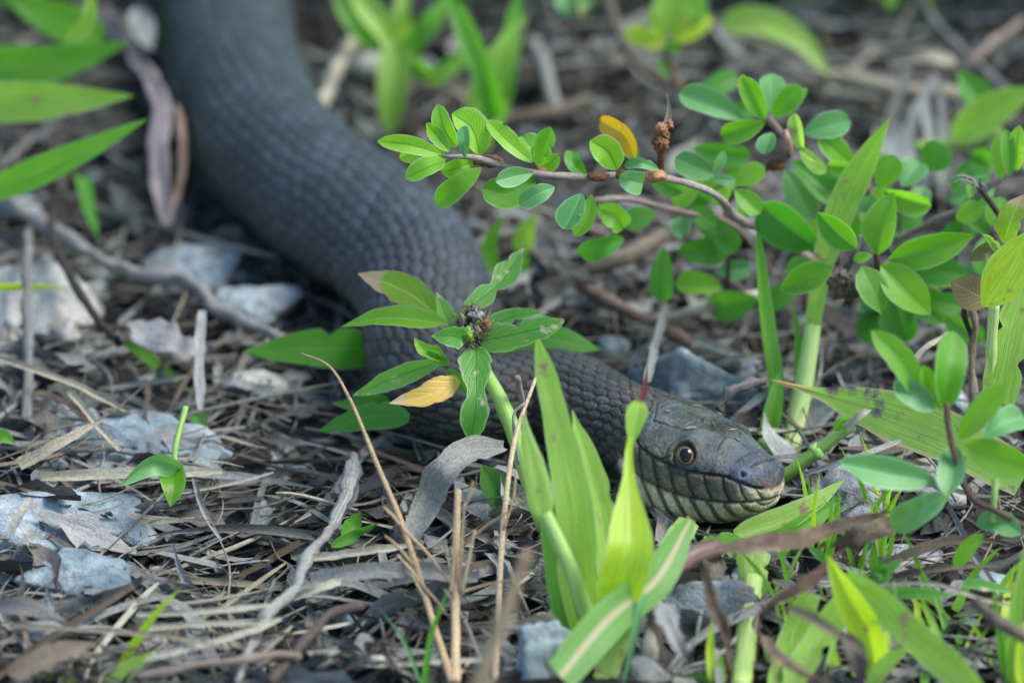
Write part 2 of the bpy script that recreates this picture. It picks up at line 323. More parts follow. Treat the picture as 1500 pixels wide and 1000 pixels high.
# ------------------------------------------------------------------ ground
def ground_h(x, y):
    P = np.stack([x, y, 0 * np.asarray(x)], -1)
    return .38 * fbm(P, .22, 3, 3) - .05
gx = np.concatenate([np.linspace(-150, -26, 14), np.linspace(-24, 24, 150), np.linspace(26, 150, 14)])
gy = np.concatenate([np.linspace(-90, -28, 10), np.linspace(-26, 30, 170), np.linspace(32, 200, 16)])
X, Y = np.meshgrid(gx, gy, indexing='ij')
Z = ground_h(X, Y) + .10 * fbm(np.stack([X, Y, 0 * X], -1), 1.6, 9, 3)
link('ground', mkmesh('ground', np.stack([X, Y, Z], -1).reshape(-1, 3), gridfaces(len(gx), len(gy)), M['soil']), kind='structure')

# ------------------------------------------------------------------ the snake
BODY = [(326, -190, 1.38), (327, -60, 1.38), (335, 70, 1.38), (374, 190, 1.40), (455, 275, 1.40), (543, 335, 1.38), (604, 395, 1.33),
        (628, 455, 1.24), (622, 520, 1.08), (648, 572, .94), (706, 592, .86), (765, 586, .87), (818, 580, .89)]
NAPE_PX, YAW, HP, HL = (922, 628, 1.32), math.radians(40), math.radians(-2), 3.36
nape = G(*NAPE_PX)
hx = np.array([math.cos(YAW) * math.cos(HP), -math.sin(YAW) * math.cos(HP), math.sin(HP)])
hr = np.array([-math.sin(YAW), -math.cos(YAW), 0.0]); hz = np.cross(hr, hx); hz = hz if hz[2] > 0 else -hz
ROLL = math.radians(14); hr, hz = hr * math.cos(ROLL) + hz * math.sin(ROLL), hz * math.cos(ROLL) - hr * math.sin(ROLL)
ctrl = [np.r_[G(px, py, r + .15), r] for px, py, r in BODY]
ctrl += [np.r_[nape - hx * .55 + np.array([0, 0, 0]), .85], np.r_[nape, .84]]
path = spline(ctrl, 3000)
cl, cr = path[:, :3], path[:, 3]
seg = np.r_[0, np.cumsum(np.linalg.norm(np.diff(cl, axis=0), axis=1))]; LB = seg[-1]
step = np.where(LB - seg < 13, .030, .055); idx = [0]; acc = 0
for i in range(1, len(seg)):
    acc += (seg[i] - seg[i - 1]) / step[i]
    if acc >= 1: idx.append(i); acc = 0
if idx[-1] != len(seg) - 1: idx[-1] = len(seg) - 1
# denser sampling than the spline has is not needed: interpolate
ss = seg[idx]; BP = np.stack([np.interp(ss, seg, cl[:, k]) for k in range(3)], 1); BR = np.interp(ss, seg, cr)
kw = 28; ker = np.exp(-(np.arange(-kw, kw + 1) / 12.0) ** 2 / 2); ker /= ker.sum()
e0, e1 = BP[0] + (BP[0] - BP[1]) * np.arange(kw, 0, -1)[:, None], BP[-1] + hx * (.030 * np.arange(1, kw + 1))[:, None]
BP = np.stack([np.convolve(np.r_[e0[:, k], BP[:, k], e1[:, k]], ker, 'valid') for k in range(3)], 1)
nape = BP[-1].copy()
NT_ = 256; TH = np.linspace(0, 2 * np.pi, NT_, endpoint=False)
Tn = unit(np.gradient(BP, axis=0)); Tn[-25:] = unit(Tn[-25:] * np.linspace(1, 0, 25)[:, None] + hx * np.linspace(0, 1, 25)[:, None])
Sd = unit(np.cross(Tn, np.array([0, 0, 1.0]))); Up = np.cross(Sd, Tn)        # Sd: the snake's right-hand side
wgt = np.linspace(0, 1, 60)[:, None]; Sd[-60:] = unit(Sd[-60:] * (1 - wgt) + hr * wgt); Up[-60:] = unit(Up[-60:] * (1 - wgt) + hz * wgt)
cth, sth = np.cos(TH), np.sin(TH)
def vlat(u, v, seed=5):
    """lozenge scale lattice: (edge distance, du, dv, hash) for row coordinate v and length coordinate u"""
    best = np.full(u.shape, 9.0); sec = np.full(u.shape, 9.0); bu = np.zeros(u.shape); bv = np.zeros(u.shape); hh = np.zeros(u.shape)
    v0 = np.floor(v)
    for dv in (-1, 0, 1, 2):
        jv = v0 + dv; sh = .5 * np.mod(jv, 2); iu0 = np.floor(u - sh)
        for du in (-1, 0, 1, 2):
            cu = iu0 + du + sh; a = (u - cu) / .80; b = (v - jv) / .92; d = np.sqrt(a * a + b * b)
            m = d < best; sec = np.where(m, best, np.minimum(sec, d)); bu = np.where(m, u - cu, bu); bv = np.where(m, v - jv, bv)
            hh = np.where(m, hash3((iu0 + du).astype(np.int64), np.mod(jv, 32).astype(np.int64), np.zeros(u.shape, np.int64), seed), hh); best = np.where(m, d, best)
    return sec - best, bu, bv, hh
dphase = np.r_[0, np.diff(ss)] / (.36 * np.clip(BR, .8, 9)); ph = np.cumsum(dphase); ph -= ph[-1]
NROW = 32
def scales(phs, tharr):
    wq = np.stack([phs * .35, np.cos(tharr) * 1.2, np.sin(tharr) * 1.2], -1); u = phs + .22 * vnoise(wq, 1.0, 81); v = tharr / (2 * np.pi) * NROW + .22 * vnoise(wq, 1.3, 82)
    return vlat(u, v)
PH, TT = np.meshgrid(ph, TH, indexing='ij')
e, du, dv, hh = scales(PH, TT)
amp = (.019 + .021 * sstep(LB - 12, LB - 5, ss))[:, None] * BR[:, None]
groove = 1 - sstep(.0, .22, e)
hgt = amp * (1.0 * sstep(0, .35, e) + .35 * np.exp(-(dv / .13) ** 2) * sstep(0, .25, e) - .55 * du)
flat = 1 - .0 * BR
ex = 1.0
Rr = BR[:, None] * np.ones_like(TT)
belly = sstep(.55, .95, -cth)[None, :]
offx = Sd[:, None, :] * sth[None, :, None]; offz = Up[:, None, :] * cth[None, :, None]
hgt = hgt * (1 - belly)
BV = BP[:, None, :] + offx * (Rr * 1.02 + hgt)[..., None] + offz * (Rr * np.where(cth > 0, .97, .92)[None, :] + hgt)[..., None]
soft = fbm(BV, .5, 21, 2) * .03
BV = BV + (offx + offz) * soft[..., None]
topw = cth[None, :] * .5 + .5
c_top = np.array([.020, .030, .040]); c_side = np.array([.027, .031, .031]); c_low = np.array([.060, .054, .038]); c_neck = np.array([.032, .029, .024])
bc = c_top * (sstep(.45, .8, topw))[..., None] + c_side * (1 - sstep(.45, .8, topw))[..., None] + 0 * BV
lowf = sstep(.42, .12, topw) if False else 1 - sstep(.10, .40, topw)
kn = sstep(9.5, 3.5, -(ss - LB) * 1.0)[:, None, None] if False else sstep(LB - 9.5, LB - 4.0, ss)[:, None, None] * .8; bc = bc * (1 - kn) + c_neck * kn
bc = bc * (1 - lowf[..., None]) + c_low * lowf[..., None]
band = fbm(BV, .55, 31, 2); bc = bc * (1 + .32 * band[..., None]) * (.62 + .76 * hh[..., None])
bc = bc * (1 - .86 * groove * (1 - belly))[..., None]

# head: rings along ax, cross-section from profiles
NA = 250
aa = np.r_[np.linspace(0, .89, 190)[1:], .89 + .11 * np.sin(np.linspace(0, np.pi / 2, 62))[1:]]; na = len(aa)
w_ = hermite(aa, [0, .10, .22, .38, .52, .62, .72, .82, .90, .96, 1.0], [.85, .93, 1.10, 1.16, 1.09, 1.01, .89, .77, .70, .64, .58])
t_ = hermite(aa, [0, .15, .30, .45, .60, .72, .82, .90, .96, 1.0], [.83, .82, .83, .83, .78, .67, .56, .49, .43, .36])
b_ = hermite(aa, [0, .15, .30, .45, .60, .75, .88, .95, 1.0], [.80, .95, 1.12, 1.17, 1.08, .92, .64, .49, .37])
close = np.sqrt(np.clip(1 - np.clip((aa - .89) / .11, 0, 1) ** 2.6, 1e-5, 1))
AX = aa * HL
cm = sstep(.0, .35, aa)[:, None]; exx = 1 - .28 * cm; exz = 1 - np.where(cth < 0, .34, .12)[None, :] * cm
lat = w_[:, None] * close[:, None] * np.sign(sth) * np.abs(sth) ** exx
ctop = np.where(cth > 0, t_[:, None], b_[:, None])
zz = ctop * np.sign(cth) * np.abs(cth) ** exz * (close[:, None] * .97 + .03) + (-.04 * sstep(.85, 1, aa))[:, None]
# side face above the lip leans inwards towards the crown, and the lower jaw tucks in under the upper lip
lat = lat * (1 - .13 * sstep(.15, .8, zz) * sstep(.2, .5, aa)[:, None]) * (1 - .10 * sstep(-.28, -.6, zz) * 1)
Lc = np.stack([np.broadcast_to(AX[:, None], lat.shape), lat, zz], -1)          # local: along, right, up
def gnorm(V):
    du_ = np.gradient(V, axis=0); dt = (np.roll(V, -1, 1) - np.roll(V, 1, 1))
    n = unit(np.cross(dt, du_)); c = V.mean(1, keepdims=True)
    return np.where((np.sum(n * (V - c), -1, keepdims=True)) < 0, -n, n)
Nl = gnorm(Lc); Nl[-4:] = unit(Nl[-4:] * .3 + np.array([1., 0, 0]))
axx, lt, zl = Lc[..., 0], Lc[..., 1], Lc[..., 2]; al = np.abs(lt)
q = np.cumsum(np.r_[np.zeros((1, NT_)), np.linalg.norm(np.diff(Lc, axis=0), axis=2)], 0); qe = q[-1:, :] - q   # arc length back from the snout tip
zm = -.19 - .25 * np.sin(np.clip((axx - .7) / 2.6, 0, 1) * np.pi) + .16 * (1 - sstep(.5, 1.15, axx))
inmouth = sstep(.55, .85, axx)
bump_h = fbm(Lc, 2.2, 41, 3)
D = np.zeros_like(zl); g_all = np.zeros_like(zl)
def gr(dist, wd, dp, mask=1.0):
    global D, g_all
    k = np.exp(-(dist / wd) ** 2) * mask; D = D - dp * k; g_all = np.maximum(g_all, k * min(1, dp / .03))
h1 = .24 + .27 * sstep(.25, 1.2, qe); h2 = .30 + .30 * sstep(.25, 1.3, qe)
up_f = (zl - zm) / h1; lo_f = (zm - zl) / h2
zone_u = sstep(-.02, .06, up_f) * (1 - sstep(.94, 1.02, up_f)) * inmouth; zone_l = sstep(-.02, .06, lo_f) * (1 - sstep(.94, 1.04, lo_f)) * sstep(.8, 1.0, axx)
cu = (qe - .20 - .24 * np.clip(up_f, 0, 1) * 1.0) / .345; fu = np.mod(cu, 1.0)
clw = (qe - .05 + .26 * np.clip(lo_f, 0, 1)) / .335; fl = np.mod(clw, 1.0)
D += zone_u * .036 * (1 - np.abs(2 * fu - 1) ** 2.5) * (1 - np.abs(2 * np.clip(up_f, 0, 1) - 1) ** 3)
D += zone_l * .024 * (1 - np.abs(2 * fl - 1) ** 2.5) * (1 - np.abs(2 * np.clip(lo_f, 0, 1) - 1) ** 3)
gr(np.minimum(fu, 1 - fu) * .345, .019, .030, zone_u * (qe > .16)); gr(np.minimum(fl, 1 - fl) * .335, .018, .026, zone_l)
gr(zl - zm, .026, .045, inmouth)
gr(zl - (zm + h1), .026, .045, inmouth * (qe > .25)); gr(zm - h2 - zl, .026, .022, sstep(.9, 1.2, axx))
# plates of the crown, as polylines in (along, across)
def segd(a, b, x, y):
    ax_, ay = a; bx, by = b; t = np.clip(((x - ax_) * (bx - ax_) + (y - ay) * (by - ay)) / ((bx - ax_) ** 2 + (by - ay) ** 2 + 1e-9), 0, 1)
    return np.hypot(x - ax_ - t * (bx - ax_), y - ay - t * (by - ay))
f_ = HL / 3.45; topm = sstep(.18, .34, zl - .0 * axx) * (Nl[..., 2] > .25)
for a, b in [((.72, 0), (1.55, 0)), ((1.55, 0), (1.70, .27)), ((1.70, .27), (2.28, .24)), ((2.28, .24), (2.40, 0)), ((1.70, .27), (1.62, .72)), ((2.28, .24), (2.38, .60)),
             ((2.40, 0), (3.25, 0)), ((2.82, 0), (2.80, .5)), ((1.62, .72), (1.05, .80)), ((1.05, .80), (.72, .35)), ((.72, .35), (.72, 0)), ((3.10, 0), (3.06, .36))]:
    gr(segd(a, b, axx + .05 * bump_h, al + .05 * fbm(Lc, 3, 77, 2)), .017, .030, topm)
side = (1 - topm) * (zl > zm + h1 * .9)
for a, b in [((1.72, .22), (1.62, .62)), ((1.62, .30), (1.05, .34)), ((1.05, .15), (1.0, .55)), ((2.52, .05), (2.46, .52)), ((2.86, .02), (2.80, .40)), ((1.60, .12), (1.72, .24))]:
    gr(segd(a, b, axx + .05 * bump_h, zl), .017, .024, side)
EYE_A, EYE_Z = 1.96, .33
m_ = np.where((lt > 0) & (np.abs(axx - EYE_A) < .2), np.hypot(axx - EYE_A, zl - EYE_Z), 9)
ei = np.unravel_index(np.argmin(m_), m_.shape); ep, en = Lc[ei].copy(), Nl[ei].copy()
ej = (ei[0], (NT_ - ei[1]) % NT_)
ER = .225
for jj, pp in ((ei, ep), (ej, ep * np.array([1, -1, 1]))):
    de = np.linalg.norm(Lc - pp, axis=-1)
    D += .030 * np.exp(-((de - .27) / .055) ** 2) - .15 * (1 - sstep(.14, .235, de))
    D += .10 * np.exp(-(np.linalg.norm(Lc - (pp + np.array([-.02, -.16 * np.sign(pp[1]), .22])), axis=-1) / .20) ** 2)
    gr(de - .34 - .03 * bump_h, .022, .014, (zl < .62) * 1.0)
    g_all = np.maximum(g_all, .7 * (1 - sstep(.18, .26, de)))
npi = np.unravel_index(np.argmin(np.where(lt > 0, np.hypot(axx - 3.06, zl - .27), 9)), zl.shape); npp = Lc[npi]; nost = np.minimum(np.linalg.norm(Lc - npp, axis=-1), np.linalg.norm(Lc - npp * np.array([1, -1, 1]), axis=-1))
D += .05 * np.exp(-(nost / .16) ** 2) - .09 * np.exp(-(nost / .045) ** 2)
D += .012 * bump_h + .007 * fbm(Lc, 5, 43, 3)
# body scales run on over the nape and fade into the plates
phh = ph[-1] + AX / (.36 * .84); eH, duH, dvH, hhH = scales(np.broadcast_to(phh[:, None], lat.shape) + 0.0, np.broadcast_to(TH[None, :], lat.shape))
fade = (1 - sstep(.62, 1.15, axx)) * (1 - belly)
D = D * sstep(.0, .35, axx) + fade * .036 * (sstep(0, .35, eH) - .45 * duH + .3 * np.exp(-(dvH / .13) ** 2))
# temporal scales behind the eye, larger
eT, duT, dvT, hhT = vlat((axx + .12 * zl) / .36, TH[None, :] / (2 * np.pi) * 17 + 0 * axx, 8)
ftemp = sstep(.75, 1.0, axx) * (1 - sstep(1.45, 1.65, axx)) * (zl > zm + h1) * (1 - topm)
D += ftemp * .03 * sstep(0, .3, eT)
Lc2 = Lc + Nl * D[..., None]
HV = nape + Lc2[..., 0:1] * hx + Lc2[..., 1:2] * hr + Lc2[..., 2:3] * hz
# colours of the skin
n1 = fbm(Lc, 1.5, 51, 3); n2 = fbm(Lc, 4.5, 61, 3)
olive, slate, brown, cream = np.array([.032, .036, .028]), np.array([.038, .052, .068]), np.array([.105, .062, .032]), np.array([.90, .79, .55])
hc = olive * (1.1 + .8 * n1[..., None] + .7 * n2[..., None]); k_ = sstep(-.1, .5, fbm(Lc, 2.8, 55, 3))[..., None] * .6; hc = hc * (1 - k_) + np.array([.050, .085, .110]) * k_ + 0 * Lc
ks = sstep(2.0, 2.9, axx)[..., None] * sstep(.0, .3, zl)[..., None]; hc = hc * (1 - ks) + slate * (1.0 + .5 * n2[..., None]) * ks
kb = np.clip(n2 * 1.2, 0, 1)[..., None] * .5; hc = hc * (1 - kb) + np.array([.10, .085, .05]) * kb
lipc = np.array([.085, .076, .050]) * (1 + .4 * n2[..., None]); post = sstep(.55, .95, fu)[..., None]
lowlip = (sstep(.55, .0, up_f) if False else 1 - sstep(.05, .55, up_f))[..., None] * .6; lipc = lipc * (1 - lowlip) + np.array([.20, .17, .11]) * lowlip; lipc = lipc * (1 - .75 * post) + brown * .55 * .75 * post * (1 + 0 * n2[..., None])
ku = zone_u[..., None]; hc = hc * (1 - ku) + lipc * ku
# rostral: reddish, pale towards the lip
kr = (np.exp(-(np.hypot(lt - .15, (zl - .02) * 1.4) / .21) ** 2) * sstep(3.1, 3.35, axx))[..., None]; hc = hc * (1 - .8 * kr) + np.array([.13, .07, .05]) * .8 * kr
low = sstep(.0, .10, lo_f)[..., None] * sstep(.45, .9, axx)[..., None]
lc = cream * (.85 + .25 * n1[..., None]); bar = (sstep(.50, .72, fl) * zone_l * (.9 - .25 * sstep(2.9, 3.4, axx)))[..., None]
lc = lc * (1 - bar) + np.array([.10, .060, .028]) * bar
stain = np.clip(n2 * 1.4 - .2, 0, 1)[..., None] * .35; lc = lc * (1 - stain) + np.array([.26, .20, .12]) * stain
hc = hc * (1 - low) + lc * low
pale = (sstep(.0, .3, 1 - up_f) * sstep(0, .05, up_f) * sstep(3.0, 3.3, axx))[..., None] * .5; hc = hc * (1 - pale) + cream * .75 * pale
hc = hc * (1 - .78 * g_all)[..., None]
tt_ = fade[..., None] * (1 - low); bodyc = c_neck * 1.05 * (.62 + .76 * hhH[..., None]) * (1 - .72 * (1 - sstep(0, .22, eH)))[..., None]
kf = (1 - sstep(.5, 1.2, axx))[..., None] * (1 - low); hc = hc * (1 - kf) + bodyc * kf
hc = hc * (1 - .6 * ftemp * (1 - sstep(0, .2, eT)))[..., None]
nz_ = np.exp(-(nost / .05) ** 2)[..., None]; hc = hc * (1 - .9 * nz_); nb = np.exp(-(nost / .17) ** 2)[..., None] * (1 - nz_) * .6; hc = hc * (1 - nb) + np.array([.07, .10, .16]) * nb

AV = np.concatenate([BV, HV], 0); AC = np.concatenate([bc, hc], 0)
SNORG = G(620, 540, 0); nA = AV.shape[0]
VV = AV.reshape(-1, 3); tipv = VV[-NT_:].mean(0)
me = mkmesh('snake', VV - SNORG, gridfaces(nA, NT_, True)[:, ::-1], M['skin'], colr=np.concatenate([np.clip(AC.reshape(-1, 3), .004, 1), np.r_[np.zeros(BV.shape[0] * NT_), np.repeat(sstep(.15, .35, aa), NT_)][:, None]], 1))
snake = link('snake', me, None, SNORG, 'dark grey water snake with keeled scales, winding out of the grass toward the right', 'snake')
# eyes: gold-rimmed iris with a round pupil
def cap(r, a0, a1, na_, nt, gz, cen):
    h = np.array([0, 0, 1.0]); A = unit(np.cross(gz, h)); B = np.cross(A, gz)
    al_ = np.linspace(a0, a1, na_); tt = np.linspace(0, 2 * np.pi, nt, endpoint=False)
    V = cen + r * (np.cos(al_)[:, None, None] * gz + np.sin(al_)[:, None, None] * (A * np.cos(tt)[None, :, None] * .93 + B * np.sin(tt)[None, :, None] * 1.05))
    return V.reshape(-1, 3), gridfaces(na_, nt, True), np.repeat(al_, nt)
for sgn, lab in ((1, None), (-1, None)):
    p0 = ep * np.array([1, sgn, 1]); n0 = unit(en * np.array([1, sgn, 1]) + np.array([.30, 0, .05])); cen = p0 - unit(en * np.array([1, sgn, 1])) * .135
    w3 = lambda v: v[0] * hx + v[1] * hr + v[2] * hz
    gz = unit(w3(n0)); cw = nape + w3(cen) - SNORG
    V, fc, ang = cap(ER, .02, 1.9, 40, 48, gz, cw)
    nn = fbm(V, 12, 71, 3)
    ic = np.array([.060, .034, .022]) * (1 + .5 * nn[:, None]); ring = np.exp(-((ang - .65) / .06) ** 2)[:, None]
    ic = ic * (1 - ring) + np.array([.21, .125, .05]) * ring; outer = sstep(.78, .98, ang)[:, None] * .6; ic = ic * (1 - outer) + np.array([.13, .11, .09]) * outer
    eo = link('eye', mkmesh('eye', V, fc, M['eye'], colr=np.clip(ic, 0.004, 1)), snake)
    V, fc, ang = cap(ER + .004, .0, .58, 14, 40, gz, cw); link('pupil', mkmesh('pupil', V, fc, M['pupil']), eo)
SPL, SPR = cl, cr
def clear_of_snake(V, tol=.92):
    """False when points of V lie inside the snake's body or head"""
    V = np.asarray(V); P = np.vstack([SPL[::15], nape + np.linspace(0, HL, 12)[:, None] * hx]); R = np.r_[SPR[::15], np.full(12, .95)]
    d = np.linalg.norm(V[:, None, :] - P[None], axis=2)
    return bool((d > R[None] * tol).all())

# ------------------------------------------------------------------ litter: dead grass, leaves, twigs, pebbles
rs = np.random.default_rng(11)
def straw_var(k):
    L = rs.uniform(2.4, 6.5); n = 14; t = np.linspace(0, 1, n); a = rs.uniform(-.9, .9); x = (t - .5) * L
    P = np.stack([x, a * (t - .5) ** 2 * L * .5 + .12 * np.sin(t * 6 + k), .06 + .10 * np.sin(t * rs.uniform(2, 6) + k) + .05], 1)
    W = rs.uniform(.035, .12) * (np.minimum(1, t * 5 + .5) * np.minimum(1, (1 - t) * 3 + .15))
    N = rot(np.tile([0., .2, 1.], (n, 1)), np.tile([1., 0, 0], (n, 1)), (np.linspace(0, 1, n) * rs.uniform(-2.2, 2.2))[:, None])
    return ribbon(P, W, N, 3, fold=rs.uniform(.1, .9), wav=.25, seed=k)
def dead_var(k):
    L = rs.uniform(.8, 2.3); n = 11; t = np.linspace(0, 1, n); x = (t - .5) * L
    P = np.stack([x, .25 * np.sin(t * 3 + k) * L * .3, .10 + rs.uniform(-.25, .35) * (t - .5) ** 2 * L], 1)
    W = rs.uniform(.09, .26) * L * .75 * np.sin(np.pi * np.clip(t * .93 + .04, 0, 1)) ** rs.uniform(.6, 1.3) * (1 + .35 * np.sin(t * rs.uniform(6, 15) + k))
    N = rot(np.tile([0., .15, 1.], (n, 1)), np.tile([1., 0, 0], (n, 1)), (np.linspace(-1, 1, n) * rs.uniform(-.9, .9))[:, None])
    return ribbon(P, W, N, 6, fold=rs.uniform(-.3, .7), curl=rs.uniform(-.1, .9), wav=.7, seed=k + 40)
def twig_var(k):
    L = rs.uniform(2.5, 6); p = [(-L / 2, 0, .12), (-L / 6, rs.uniform(-.4, .4), .18), (L / 6, rs.uniform(-.4, .4), .12), (L / 2, rs.uniform(-.5, .5), .16)]
    P = spline(p, 16); P += .05 * np.stack([vnoise(P, 2, k), vnoise(P, 2, k + 3), vnoise(P, 2, k + 6)], 1)
    return tubemesh(P, rs.uniform(.035, .075) * np.linspace(1, .55, 16), 6, .35, k)
ICO = None
def ico(sub):
    import bmesh
    b = bmesh.new(); bmesh.ops.create_icosphere(b, subdivisions=sub, radius=1); V = np.array([v.co[:] for v in b.verts]); Fc = np.array([[v.index for v in f.verts] for f in b.faces]); b.free(); return V, Fc
def stone_shape(seed, sub=3, planes=9, rough=.05, deep=0):
    V, Fc = ico(sub); r = np.random.default_rng(seed); d = np.ones(len(V)) * 1.05
    for _ in range(planes):
        n = unit(r.normal(size=3)); o = r.uniform(.48, .86); c = V @ n; d = np.minimum(d, np.where(c > .05, o / np.maximum(c, .05), 9))
    d = d * (1 + rough * fbm(V, 2.6, seed, 4)); return V * d[:, None], Fc
def peb_var(k):
    V, Fc = stone_shape(100 + k, 2, 8); s = rs.uniform(.18, .5); V = V * s * np.array([1, rs.uniform(.6, .9), rs.uniform(.45, .75)]); V[:, 2] += s * .25
    return V, Fc, np.full((len(V), 2), .5)
def fibre_var(k):
    L = rs.uniform(1.2, 4.5); p = [(-L / 2, 0, .05), (-L / 6, rs.uniform(-.5, .5), .16), (L / 6, rs.uniform(-.5, .5), .10), (L / 2, rs.uniform(-.7, .7), .2)]
    return tubemesh(spline(p, 10), rs.uniform(.012, .032) * np.linspace(1, .4, 10), 4, .2, k)
VARS = {'fibre': [fibre_var(k) for k in range(12)], 'straw': [straw_var(k) for k in range(18)], 'dead': [dead_var(k) for k in range(20)], 'twig': [twig_var(k) for k in range(10)], 'pebble': [peb_var(k) for k in range(8)]}
def place(V, x, y, z, yaw, tilt, roll, s):
    V = V * s; c, q_ = math.cos(roll), math.sin(roll); V = np.stack([V[:, 0], V[:, 1] * c - V[:, 2] * q_, V[:, 1] * q_ + V[:, 2] * c], 1)
    c, q_ = math.cos(tilt), math.sin(tilt); V = np.stack([V[:, 0] * c + V[:, 2] * q_, V[:, 1], -V[:, 0] * q_ + V[:, 2] * c], 1)
    c, q_ = math.cos(yaw), math.sin(yaw); return np.stack([V[:, 0] * c - V[:, 1] * q_ + x, V[:, 0] * q_ + V[:, 1] * c + y, V[:, 2] + z], 1)
def heap(name, kind, n, mat, label, cat, zlo, zhi, tilt, smin=.7, smax=1.25):
    vs_, fs, uvs, rn = [], [], [], []; k0 = 0
    for _ in range(n):
        V, Fc, uv = VARS[kind][rs.integers(len(VARS[kind]))]
        x, y = rs.uniform(-17, 17), rs.uniform(-19, 22)
        if y > 6 and rs.uniform() < .4: continue
        W = place(V, x, y, ground_h(np.array(x), np.array(y)) + rs.uniform(zlo, zhi), rs.uniform(0, 6.28), rs.normal(0, tilt), rs.normal(0, tilt * 1.6), rs.uniform(smin, smax))
        if not clear_of_snake(W[::3], .9): continue
        Fq = np.array([list(f) + [f[-1]] * (4 - len(f)) for f in Fc]) if not isinstance(Fc, np.ndarray) or Fc.shape[1] == 3 else Fc
        vs_.append(W); fs.append(Fq + k0); uvs.append(uv); rn.append(np.full(len(W), rs.uniform())); k0 += len(W)
    V = np.vstack(vs_); Fq = np.vstack(fs); fl = [list(dict.fromkeys(f)) for f in Fq.tolist()] if kind in ('twig', 'pebble', 'fibre') else Fq
    return link(name, mkmesh(name, V, fl, mat, np.vstack(uvs), rnd=np.concatenate(rn)), None, None, label, cat, None, 'stuff')
heap('leaf_litter', 'dead', 3000, M['litter'], 'layer of small broken dead leaves covering the soil', 'leaf litter', -.10, .35, .35, .5, 1.1)
heap('straw_litter', 'straw', 3400, M['litter'], 'layer of thin dead grass scraps covering the soil', 'dead grass', -.05, .40, .12, .5, .95)
heap('gravel', 'pebble', 420, M['stone_blue'], 'small blue grey gravel half buried among dead leaves', 'gravel', -.1, .22, .3, .35, .85)
heap('fibre_litter', 'fibre', 1500, M['litter_pale'], 'tangle of fine pale dry fibres over the dead leaves', 'dry fibres', .15, .60, .10, .6, 1.2)
INDIV = []
SIZES = {'straw': ('short', 'long', 3.0, 4.6), 'dead': ('small', 'large', 1.2, 1.75), 'twig': ('short', 'long', 2.8, 4.2), 'pebble': ('tiny', 'bigger', .65, .95)}
MARKS = [(86, 790, 'the large blocky stone'), (170, 660, 'the flat stone'), (60, 450, 'the cream stones'), (200, 400, 'the slanting stick'), (250, 505, 'the pinkish crumpled leaf'), (225, 700, 'the drooping seedling'), (220, 920, 'the bright grass seedling'),
         (470, 790, 'the lichen twig'), (640, 740, 'the grey curled blade'), (620, 930, 'the arched tan stalk'), (720, 930, 'the straight thin stalk'), (790, 950, 'the upright angular stone'), (880, 950, 'the bright grass clump'), (1090, 900, 'the thick jointed stem'),
         (1180, 790, 'the long brown leaf'), (1258, 730, 'the grey stone by the snout'), (1284, 870, 'the small green sprig'), (1400, 950, 'the lower right clump'), (1040, 560, 'the mottled blue stone'), (1160, 600, 'the tall pale stem'), (1290, 440, 'the large clover leaflets'),
         (972, 430, 'the dark hanging leaflet'), (760, 400, 'the two small blades'), (1320, 150, 'the pale horizontal stick'), (1180, 100, 'the arching leaf'), (960, 110, 'the yellow green top plant'), (720, 190, 'the crossing blades'), (575, 190, 'the hanging pale blade'), (490, 110, 'the blurred tan stick'), (240, 280, 'the mauve withered blade'), (110, 220, 'the upper left blades'), (450, 520, 'the leaf beside the coil'), (385, 440, 'the pale blue stone'), (1470, 800, 'the clover sprig'), (370, 560, 'the tan stone')]
MW = np.array([G(a, b, .3)[:2] for a, b, _ in MARKS])
USED = set()
def where(x, y, md=0):
    d = np.array([x, y]) - MW; od = np.argsort((d ** 2).sum(1)); i = int(od[md // 2]); dx, dy = d[i]
    if md % 2: return ('right of ' if dx > 0 else 'left of ') + ('and beyond ' if dy > 0 else 'and nearer than ') + MARKS[i][2]
    return ('right of ' if dx > 0 else 'left of ') + MARKS[i][2] if abs(dx) > abs(dy) else ('beyond ' if dy > 0 else 'in front of ') + MARKS[i][2]
def individuals(name, kind, n, tones, cat, group, zlo, zhi, tilt, smin, smax):
    meshes = {}
    cnt = 0; tries = 0
    while cnt < n and tries < n * 6:
        tries += 1
        k = rs.integers(len(VARS[kind])); ti = rs.choice(len(tones), p=[t[2] for t in tones]); mk, lab, _ = tones[ti]
        px, py = rs.uniform(-10, 1510), rs.uniform(20, 1010) if rs.uniform() < .75 else rs.uniform(620, 1010)
        g = G(px, py, .4); V, Fc, uv = VARS[kind][k]
        pr = (g[0], g[1], float(ground_h(g[0:1], g[1:2])[0]) + rs.uniform(zlo, zhi), rs.uniform(0, 6.28) if rs.uniform() < .6 else rs.normal(0, .35), rs.normal(0, tilt), rs.normal(0, tilt * 1.6), rs.uniform(smin, smax))
        if not clear_of_snake(place(V, *pr)[::2], 1.0): continue
        if (k, mk) not in meshes: meshes[(k, mk)] = mkmesh(name, V, Fc, M[mk], uv)
        size = np.ptp(V, axis=0).max() * pr[6]; qv = SIZES[kind]; sz = qv[0] if size < qv[2] else (qv[1] if size > qv[3] else '')
        for md in range(6):
            full = (sz + ' ' + lab + ' ' + where(pr[0], pr[1], md)).strip()
            if full not in USED and len(full.split()) <= 16: break
        USED.add(full)
        o = link(name, meshes[(k, mk)], None, pr[:3], full, cat, group + (' of the %s kind' % lab.split()[0]))
        o.rotation_euler = (pr[5], pr[4], pr[3]); o.scale = (pr[6],) * 3; cnt += 1
individuals('dead_leaf', 'dead', 230, [('dead_grey', 'grey scrap of dead leaf', .55), ('dead_brown', 'brown scrap of dead leaf', .35), ('dead_pink', 'pinkish scrap of dead leaf', .1)],
            'dead leaf', 'dead leaves', .22, .50, .30, .6, 1.15)
